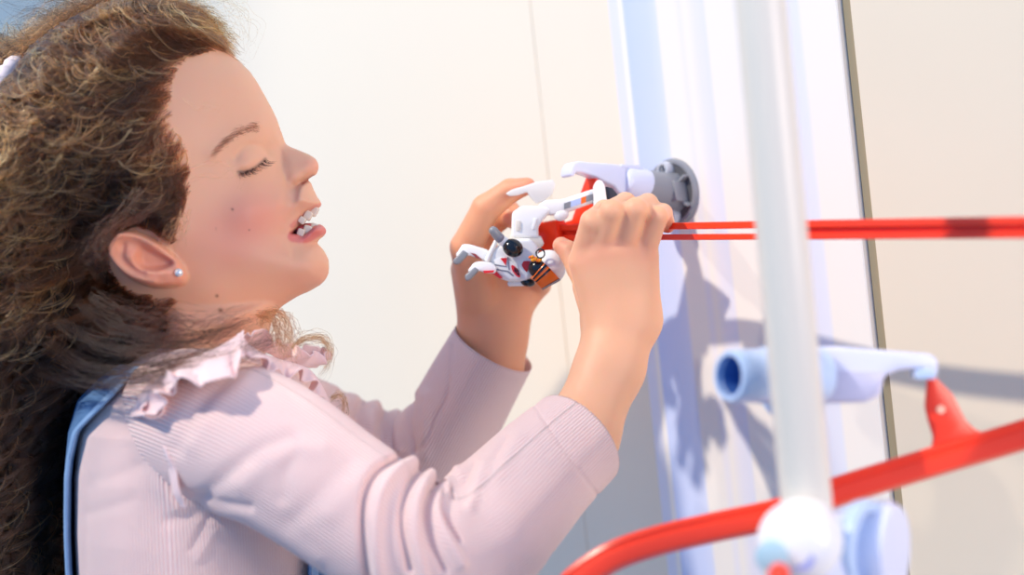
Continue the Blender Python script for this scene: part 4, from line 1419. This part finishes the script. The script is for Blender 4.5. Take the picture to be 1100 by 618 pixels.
npt = [q.shape[1] for q in curves_P for _ in range(q.shape[0])]
hc_ = bpy.data.hair_curves.new('hair')
hc_.add_curves(npt)
allp = np.concatenate([q.reshape(-1, 3) for q in curves_P]) - np.array(girl.location)
allr = np.concatenate([r.ravel() for r in curves_R])
hc_.attributes['position'].data.foreach_set('vector', allp.astype(np.float32).ravel())
ra = hc_.attributes.get('radius') or hc_.attributes.new('radius', 'FLOAT', 'POINT')
ra.data.foreach_set('value', allr.astype(np.float32))
ta = hc_.attributes.new('tone', 'FLOAT', 'CURVE')
ta.data.foreach_set('value', np.concatenate(curves_T).astype(np.float32))
hair = link(bpy.data.objects.new('hair', hc_)); hair.parent = girl
hm, nt, bs = new_mat('brown_hair')
for nd in list(nt.nodes):
    if nd.type == 'BSDF_PRINCIPLED': nt.nodes.remove(nd)
hb = nt.nodes.new('ShaderNodeBsdfHairPrincipled')
hb.parametrization = 'COLOR'
hb.inputs['Color'].default_value = lin(136, 92, 58)
hb.inputs['Roughness'].default_value = .26; hb.inputs['Radial Roughness'].default_value = .45
hb.inputs['Random Roughness'].default_value = .3; hb.inputs['IOR'].default_value = 1.42
hi = nt.nodes.new('ShaderNodeAttribute'); hi.attribute_name = 'tone'
rp = nt.nodes.new('ShaderNodeValToRGB'); rp.color_ramp.elements[0].color = lin(24, 14, 9); rp.color_ramp.elements[1].color = lin(216, 156, 86)  # golden end paints lit strands, dark end the shade between locks
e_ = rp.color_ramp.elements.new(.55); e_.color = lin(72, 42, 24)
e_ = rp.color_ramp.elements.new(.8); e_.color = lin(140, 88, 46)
nt.links.new(hi.outputs['Fac'], rp.inputs[0]); nt.links.new(rp.outputs[0], hb.inputs['Color'])
nt.links.new(hb.outputs[0], nt.nodes['Material Output'].inputs[0])
hc_.materials.append(hm)

# dark under-layer so that the curls never open onto bare scalp
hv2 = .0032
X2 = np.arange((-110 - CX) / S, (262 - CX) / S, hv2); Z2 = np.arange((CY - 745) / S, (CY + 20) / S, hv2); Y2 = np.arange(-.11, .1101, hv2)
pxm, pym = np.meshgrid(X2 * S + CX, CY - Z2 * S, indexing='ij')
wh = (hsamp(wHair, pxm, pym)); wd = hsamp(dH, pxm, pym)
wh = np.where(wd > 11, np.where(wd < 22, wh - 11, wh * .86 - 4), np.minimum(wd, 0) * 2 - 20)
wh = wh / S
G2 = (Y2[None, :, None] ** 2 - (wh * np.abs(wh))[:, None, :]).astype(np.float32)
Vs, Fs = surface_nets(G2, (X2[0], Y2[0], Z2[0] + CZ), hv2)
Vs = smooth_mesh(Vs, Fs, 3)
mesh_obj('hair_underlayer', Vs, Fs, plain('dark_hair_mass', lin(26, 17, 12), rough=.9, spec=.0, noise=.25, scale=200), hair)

# ---------------------------------------------------------------- hair tie, lashes, brow, ear stud, teeth
k = MB()
tc_ = P(14, 84, -.01)
tp_ = []
for i in range(41):
    q = 2 * math.pi * i / 40
    tp_.append(tc_ + np.array([.0065 * math.cos(q) * .5, .013 * math.sin(q), .0085 * math.cos(q)]))
V_, F_ = tube_np([tuple(p) + (.0052 * (1 + .18 * math.sin(i * 2.4)),) for i, p in enumerate(tp_)], 14)
mesh_obj('hair_tie', V_, F_, plain('pale_pink_hair_tie', lin(246, 226, 224), rough=.85, bump=.3, scale=500), girl)


def fine_hairs(name, lines, rads, mat, npts=8):
    cv = bpy.data.hair_curves.new(name); cv.add_curves([npts] * len(lines))
    pp = np.concatenate([resample(catmull(np.array(l), 6), npts) for l in lines]) - np.array(girl.location)
    cv.attributes['position'].data.foreach_set('vector', pp.astype(np.float32).ravel())
    ra_ = cv.attributes.get('radius') or cv.attributes.new('radius', 'FLOAT', 'POINT')
    ra_.data.foreach_set('value', np.concatenate([r * np.linspace(1, .25, npts) for r in rads]).astype(np.float32))
    cv.materials.append(mat)
    o = link(bpy.data.objects.new(name, cv)); o.parent = girl
    return o


def skin_pt(px, py, y_guess, out=0.0):
    y = y_guess
    for _ in range(14):
        a, b = U(px, py, y); y = y * .4 - .6 * max(0.0, float(samp(w_head, a, b))) / S
    return P(px, py, y - out)


lash_m = plain('dark_lash', lin(58, 40, 34), rough=.6)
brow_m = plain('brown_brow', lin(158, 110, 82), rough=.7)
L_, R_l = [], []
ll_ = catmull(np.array([(257, 185), (265, 184), (275, 179.5), (284, 172)]), 12)
for i in range(70):
    q = ll_[rng.integers(0, len(ll_))] + rng.normal(0, .5, 2)
    f = (q[0] - 257) / 27
    e = q + np.array([3.5 + 8 * f, 5.5 - 3.0 * f]) * rng.uniform(.6, 1.15) + rng.normal(0, .8, 2)
    a = skin_pt(q[0], q[1], -.042, -.0002); b = skin_pt(e[0], e[1], -.042, .0035 + .002 * f)
    mid = (a + b) / 2 + np.array([0, -.0012, -.0010])
    L_.append([a, mid, b]); R_l.append(.00013)
fine_hairs('eyelashes', L_, R_l, lash_m)
L_, R_l = [], []
bl_ = catmull(np.array([(231, 166), (240, 155), (250, 147), (261, 141.5), (271, 138), (279, 136)]), 12)
for i in range(330):
    f = rng.uniform(0, 1); q = bl_[int(f * (len(bl_) - 1))] + np.array([rng.normal(0, 1.2), rng.normal(0, 1.9 + 1.2 * f)])
    e = q + np.array([-6.0, 3.6 - 3 * f]) * rng.uniform(.6, 1.2) + rng.normal(0, .8, 2)
    a = skin_pt(q[0], q[1], -.04, 0); b = skin_pt(e[0], e[1], -.04, .0006)
    L_.append([a, (a + b) / 2 + np.array([0, -.0004, .0002]), b]); R_l.append(.00006)
fine_hairs('eyebrow', L_, R_l, brow_m)

sp = skin_pt(192, 293.5, -.09, .0)
k = MB(); k.add(*lathe(sp + np.array([0, .0012, 0]), (.1, -1, .1), [(0, .0012), (.0016, .0022), (.0026, .0026), (.0034, .0023), (.0042, .0012), (.0044, .0002)], 16)); k.build('ear_stud', plain('silver_stud', lin(235, 232, 230), rough=.15, metal=.5), girl)

tooth = plain('tooth_enamel', lin(232, 212, 188), rough=.25, spec=.5, sss=.2, sss_r=(1, .8, .6))
def add_tooth(px, py, y, w_, h_, d_, tilt, parent):
    c = P(px, py, y)
    ct, st_ = math.cos(tilt), math.sin(tilt)
    V, F = ellipsoid((0, 0, 0), [(w_ / S, 0, 0), (0, d_ / S, 0), (0, 0, h_ / S)], 28, 20)
    V = np.array(V); n_ = V / np.array([w_, d_, h_]) * S
    V = np.sign(n_) * np.abs(n_) ** .42 * np.array([w_, d_, h_]) / S
    V = np.stack([V[:, 0] * ct - V[:, 2] * st_, V[:, 1], V[:, 0] * st_ + V[:, 2] * ct], 1) + c
    mesh_obj('tooth', V, F, tooth, parent)
for a in ((337.4, 227.0, -.0028, 4.3, 5.6, 5.0, -.5), (331.0, 231.6, -.0070, 4.3, 5.2, 5.2, -.5), (337, 227.0, .0055, 4.3, 5.6, 5, -.5), (324.6, 236.8, -.0105, 3.8, 3.8, 4.5, -.6),
          (337.5, 245.6, -.0025, 4.6, 5.6, 5, -.3), (330.5, 247.6, -.0068, 4.8, 5.4, 5, -.3), (337.5, 245.6, .0055, 4.6, 5.6, 5, -.3), (323.5, 250.0, -.0100, 4.0, 4.2, 4.5, -.35)):
    add_tooth(*a[:3], *a[3:], girl)
V_, F_ = ellipsoid(P(326, 246, 0), [(12 / S, 0, 4 / S), (0, 15 / S, 0), (-2 / S, 0, 5 / S)])
mesh_obj('tongue', V_, F_, plain('tongue_flesh', lin(190, 84, 84), rough=.35, sss=.2), girl)
# ================================================================ toy stunt rider held between the hands
yT = .034
toy = empty('toy_figure', P(555, 304, yT)); tag(toy, 'white toy stunt rider figure with orange striped visor and black shoulder pads, lying sideways between the hands', 'toy figure')
toy['label'] = 'white toy stunt rider figure with orange striped visor held between the hands'
tw = plain('white_toy_plastic', lin(250, 246, 240), rough=.22, spec=.5, sss=.1, sss_r=(1, .9, .8))
tg = plain('grey_toy_plastic', lin(140, 140, 142), rough=.3)
tk = plain('black_toy_plastic', lin(22, 22, 26), rough=.18, spec=.6)
to_ = plain('orange_visor', lin(255, 116, 30), rough=.2, spec=.5)
tr_ = plain('red_print', lin(232, 40, 40), rough=.3)
tl = plain('grey_print_line', lin(128, 128, 140), rough=.4)
tb = plain('pale_blue_print', lin(190, 204, 240), rough=.3)
ty = plain('yellow_orange_flame', lin(255, 170, 30), rough=.4)


def TQ(px, py, o=0.0): return P(px, py, yT + o)
def plate(name, poly, o0, o1, mat, parent=toy, bevel=.0008, seg=2):
    k = MB(); k.add(*prism([TQ(a, b, o0) for a, b in poly], (0, o1 - o0, 0), bevel, seg))
    return k.build(name, mat, parent)
def caps(name, a, b, ra, rb, mat, parent=toy):
    k = MB(); k.add(*capsule(TQ(*a), TQ(*b), ra / S, rb / S)); return k.build(name, mat, parent)
def ell(name, c, rx, ry, rz, ang, mat, parent=toy):
    ct, st_ = math.cos(math.radians(ang)), math.sin(math.radians(ang))
    k = MB(); k.add(*ellipsoid(TQ(*c), [(rx * ct / S, 0, rx * st_ / S), (0, ry / S, 0), (-rz * st_ / S, 0, rz * ct / S)])); return k.build(name, mat, parent)


torso = plate('torso', [(525, 277), (529, 268), (538, 262), (550, 257), (570, 256), (579, 266), (577, 285), (568, 302), (546, 303), (533, 297), (528, 288)], -.011, .010, tw, bevel=.0028, seg=4)
plate('chest_panel', [(530, 279), (541, 276), (556, 284), (560, 300), (546, 300), (534, 293)], -.0118, -.008, tw, torso, .0006)
plate('panel_line', [(531, 288.5), (546, 291), (552, 296), (551, 297.2), (545, 292.4), (531, 290)], -.0122, -.0112, tl, torso, 0)
plate('panel_line', [(545, 276), (546, 276), (547.5, 290), (546.3, 290)], -.0122, -.0105, tl, torso, 0)
plate('panel_line', [(531, 283.8), (544, 286), (544, 287), (531, 285)], -.0122, -.0112, tl, torso, 0)
plate('red_flash', [(537.5, 277.5), (544.5, 277), (543.5, 285.5)], -.0125, -.011, tr_, torso, 0)
emb = plate('emblem', [(550 + 7 * math.cos(q) * .55 + 3.3 * math.sin(q) * .9 + 4, 291.5 + 7.2 * math.sin(q) * .9 + 1.2 * math.cos(q)) for q in np.linspace(0, 2 * math.pi, 24, endpoint=False)], -.0128, -.011, tr_, torso, 0)
for pl in ([(552, 288), (553.2, 287.6), (555.4, 293.6), (554.2, 294)], [(553.8, 287.6), (556.4, 289), (557.6, 292.6), (556.4, 293.2), (555.4, 290)], [(551.4, 290.4), (557.6, 290.6), (557.6, 291.4), (551.4, 291.2)], [(555.2, 294), (557.4, 293.4), (558.2, 295.4), (556, 296)]):
    plate('emblem_mark', pl, -.0132, -.0126, tk, emb, 0)
plate('side_stripe', [(525, 290), (534, 292.5), (540, 299), (537, 299.5), (530, 295), (524, 293)], -.0122, -.010, tr_, torso, 0)
# legs with grey-soled boots
l1 = plate('leg', [(497, 262), (505, 262.5), (523, 268), (530, 273), (529, 282), (523, 282), (512, 277), (503, 274), (492, 278), (489, 274)], -.010, -.001, tw, bevel=.0016, seg=3)
plate('boot_sole', [(486, 280), (497.5, 268), (504, 272.5), (498, 279), (493, 284), (488, 284.5)], -.0105, -.0005, tg, l1, .0012, 3)
plate('red_flash', [(505, 271.5), (511, 273), (518, 279), (512, 277.5)], -.0106, -.009, plain('maroon_print', lin(150, 60, 56), rough=.4), l1, 0)
l2 = plate('leg', [(509, 282), (516, 280.5), (528, 282), (534, 287), (532, 294), (522, 293.5), (515, 291), (505, 294), (502, 291)], -.020, -.010, tw, bevel=.0016, seg=3)
plate('boot_sole', [(499, 296), (510, 286.5), (515, 290), (510, 295.5), (505, 301), (500, 302)], -.0206, -.0095, tg, l2, .0012, 3)
plate('red_flash', [(519, 291), (531, 290.5), (530, 293), (520, 293.6)], -.0210, -.019, tr_, l2, 0)
caps('hip_strap', (523, 279, -.012), (533, 259, -.010), 2.6, 2.4, tw)
# raised arm with black shoulder pad
am = caps('arm', (537, 256.5, -.016), (549, 265, -.013), 5.0, 6.5, tw)
caps('glove', (530, 248, -.018), (534.5, 253.5, -.017), 5.0, 5.4, tg, am)
caps('cuff_ring', (535.3, 254.3, -.0168), (536.6, 255.6, -.0166), 5.4, 5.6, tl, am)
ell('shoulder_pad', (551, 266.5, -.016), 11.5, 9, 10, -25, tk)
caps('arm', (566, 303, -.004), (548, 305, -.002), 4.5, 3, tw)
ell('shoulder_pad', (567, 303.5, -.006), 8, 8, 4.8, -8, tk)
# neck ring, face and helmet
k = MB(); k.add(*lathe(TQ(567, 286, -.006), (.8, -.25, -.45), [(-.0030, .0040), (-.0025, .0060), (.0025, .0060), (.0030, .0040)], 30)); k.build('neck_ring', tr_, toy)
hel = ell('helmet', (589.5, 287.5, -.009), 19, 17.5, 19.5, 0, tw)
ell('face', (578, 288, -.0145), 11, 10, 10.5, 25, tk)
sc_, sr = np.array([586.0, 290.5]), 22.0
def visor(name, c4, off, mat, parent, n=14, thick=.0006):
    V = []
    for i in range(n):
        for j in range(n):
            a, b = i / (n - 1), j / (n - 1)
            p = (np.array(c4[0]) * (1 - a) + np.array(c4[1]) * a) * (1 - b) + (np.array(c4[3]) * (1 - a) + np.array(c4[2]) * a) * b
            d = np.clip(1 - ((p - sc_) ** 2).sum() / sr ** 2, .02, 1)
            V.append(TQ(p[0], p[1], -.009 - math.sqrt(d) * sr / S - off))
    V = np.array(V); m = len(V); F = grid_faces(n, n, False)
    e = []
    for i in range(n - 1):
        e += [(i * n, (i + 1) * n, (i + 1) * n + m, i * n + m), ((i + 1) * n - 1, (i + 2) * n - 1, (i + 2) * n - 1 + m, (i + 1) * n - 1 + m), (i, i + 1, i + 1 + m, i + m), ((n - 1) * n + i, (n - 1) * n + i + 1, (n - 1) * n + i + 1 + m, (n - 1) * n + i + m)]
    return mesh_obj(name, np.concatenate([V, V + np.array([0, thick + .0008, 0])]), np.concatenate([F, F[:, ::-1] + m, np.array(e)]), mat, parent)
Q4 = [np.array(q) for q in ((571.5, 298.5), (585, 282.5), (602.5, 301), (583, 311.5))]
def sub(b0, b1, a0=0, a1=1):
    f = lambda a, b: (Q4[0] * (1 - a) + Q4[1] * a) * (1 - b) + (Q4[3] * (1 - a) + Q4[2] * a) * b
    return [f(a0, b0), f(a1, b0), f(a1, b1), f(a0, b1)]
vi = visor('visor', Q4, .0006, to_, hel)
visor('visor_stripe', sub(.04, .17), .0010, tk, vi); visor('visor_stripe', sub(.30, .40), .0010, tk, vi)
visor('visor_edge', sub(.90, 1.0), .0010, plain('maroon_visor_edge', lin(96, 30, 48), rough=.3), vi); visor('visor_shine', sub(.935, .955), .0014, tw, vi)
for i in range(9):
    a = rng.uniform(570, 581); b = 280.5 - rng.uniform(0, 5)
    ell('flame', (a, b, -.021), 2.6, 2.2, 1.8, rng.uniform(0, 90), (ty, to_, ty)[i % 3], hel)
k = MB()
lp_ = [TQ(580.5 + 4.5 * math.cos(q), 272.5 + 4.8 * math.sin(q), -.022) for q in np.linspace(0, 2 * math.pi, 20)]
V_, F_ = tube_np([tuple(p) + (.0005,) for p in lp_], 8); mesh_obj('visor_hinge', V_, F_, tk, hel)
# white back block, jointed launcher arm with printed panel, wing and wheel
bk = plate('back_block', [(550, 228), (561, 220.5), (587, 221.5), (592, 227), (585, 234), (578, 244), (579, 256), (549, 255)], -.004, .016, tw, bevel=.0018, seg=3)
plate('block_clip', [(554, 236), (559, 237), (559, 248), (554, 248)], -.0052, -.003, plain('cream_plastic', lin(238, 230, 214), rough=.35), bk, .0008)
plate('block_clip', [(573, 235), (577, 234), (575, 246), (571, 247)], -.0052, -.003, bk.data.materials[0], bk, .0008)
plate('block_base', [(546, 252), (581, 253), (585, 262), (579, 268), (548, 262)], -.003, .014, bk.children[0].data.materials[0], bk, .0015)
ar = plate('launcher_arm', [(576, 223), (584, 215), (604, 214), (638, 202.5), (640, 217), (612, 227), (606, 230), (594, 231), (584, 230)], -.003, .010, tw, bevel=.0018, seg=3)
def band(x0, x1): 
    f = lambda x, e: 217.0 - (x - 606) * .335 + e
    return [(x0, f(x0, 1.6)), (x1, f(x1, 1.6)), (x1, f(x1, 8.2)), (x0, f(x0, 8.2))]
for (x0, x1, mt_) in ((606, 613, tg), (613, 624, tb), (624, 629.5, to_), (629.5, 637, tg)):
    plate('printed_block', band(x0, x1), -.0038, -.002, mt_, ar, 0)
plate('lever', [(637.5, 200), (641, 193.5), (646, 193), (650, 199), (653, 221), (652, 232), (640, 236), (638, 225)], -.008, .006, tw, bevel=.0016, seg=3)
ell('pivot', (603, 231, -.001), 8.5, 5, 6.5, 20, tw)
k = MB(); k.add(*lathe(TQ(637, 228, -.008), (0, -1, 0), [(0, .0028), (.002, .0026), (.0022, .0001)], 16)); k.build('pin', tb, toy)
wing_m = plain('milky_plastic', lin(232, 228, 220), rough=.25, sss=.4, sss_r=(1, 1, 1))
plate('wing', [(543, 208), (550, 203.5), (564, 199.5), (577, 195), (594, 193), (597, 199), (593, 209), (584, 216), (576, 219), (570, 212.5), (566, 206.5), (556, 210), (547, 211)], -.002, .001, wing_m, bevel=.0009, seg=3)
# dark plug on the bracket just behind the knuckles
k = MB(); k.add(*prism([P(a, b, .028) for a, b in ((650, 200), (658, 202), (668, 214), (676, 219), (676, 226), (655, 226))], (0, .018, 0), .001, 2)); k.build('dark_plug', plain('charcoal_plastic', lin(52, 52, 58), rough=.4), br)
# ================================================================ camera and light
cd = bpy.data.cameras.new('camera'); cam = link(bpy.data.objects.new('camera', cd))
cd.sensor_width = 36; cd.lens = S / 1100 * 36
cam.location = CAM; cam.rotation_euler = (math.pi / 2, 0, 0)
cd.clip_start = .02
cd.dof.use_dof = True; cd.dof.focus_distance = .985; cd.dof.aperture_fstop = 3.0
scene.camera = cam

def spot(name, target, d, dist, power, col, size=60, blend=.5, rad=.06):
    L = bpy.data.lights.new(name, 'SPOT'); L.energy = power; L.color = col; L.spot_size = math.radians(size); L.spot_blend = blend; L.shadow_soft_size = rad
    o = link(bpy.data.objects.new(name, L))
    d = np.asarray(d, float); d /= np.linalg.norm(d)
    o.location = np.asarray(target) - d * dist
    o.rotation_euler = Vector(d).to_track_quat('-Z', 'Y').to_euler()
    return o


def aim(name, d, power, rad, size, blend):
    d = np.asarray(d, float); d /= np.linalg.norm(d)
    pos = P(640, 330, .05) - d * 4.6
    ax_ = on_wall(900, 600) - pos
    return spot(name, pos + ax_, ax_, np.linalg.norm(ax_), power, (1, .90, .76), size=size, blend=blend, rad=rad)

aim('ceiling_spotlight', (.69, .375, -.62), 800, .085, 23.4, .5)
aim('ceiling_spotlight', (.77, -.08, -.63), 165, .06, 44, .6)

def area(name, pos, target, size, power, col):
    L = bpy.data.lights.new(name, 'AREA'); L.energy = power; L.color = col; L.shape = 'DISK'; L.size = size
    o = link(bpy.data.objects.new(name, L)); o.location = pos
    o.rotation_euler = (Vector(target) - Vector(pos)).to_track_quat('-Z', 'Y').to_euler()
    return o

area('added_fill', (1.75, -1.75, CZ + .35), P(300, 330, 0), 1.2, 42, (1, .82, .70))  # added soft fill for the girl's near side, not a real window

w = bpy.data.worlds.new('room_ambient'); scene.world = w; w.use_nodes = True
bg = w.node_tree.nodes['Background']; bg.inputs[0].default_value = (.18, .46, 1.0, 1); bg.inputs[1].default_value = .86

# turn the whole place so that its own vertical is vertical: the camera is what is tilted
Rm = Matrix.Translation(Vector(CAM)) @ Matrix.Rotation(ROLL, 4, 'Y') @ Matrix.Translation(-Vector(CAM))
bpy.context.view_layer.update()
for o in list(scene.objects):
    if o.parent is None and not o.get('level'):
        o.matrix_world = Rm @ o.matrix_world
for o in scene.objects:
    if 'level' in o: del o['level']

vs = scene.view_settings
scene.display_settings.display_device = 'sRGB'
vs.view_transform = 'Standard'; vs.look = 'None'; vs.exposure = 0.0; vs.gamma = 1.0; vs.use_curve_mapping = False
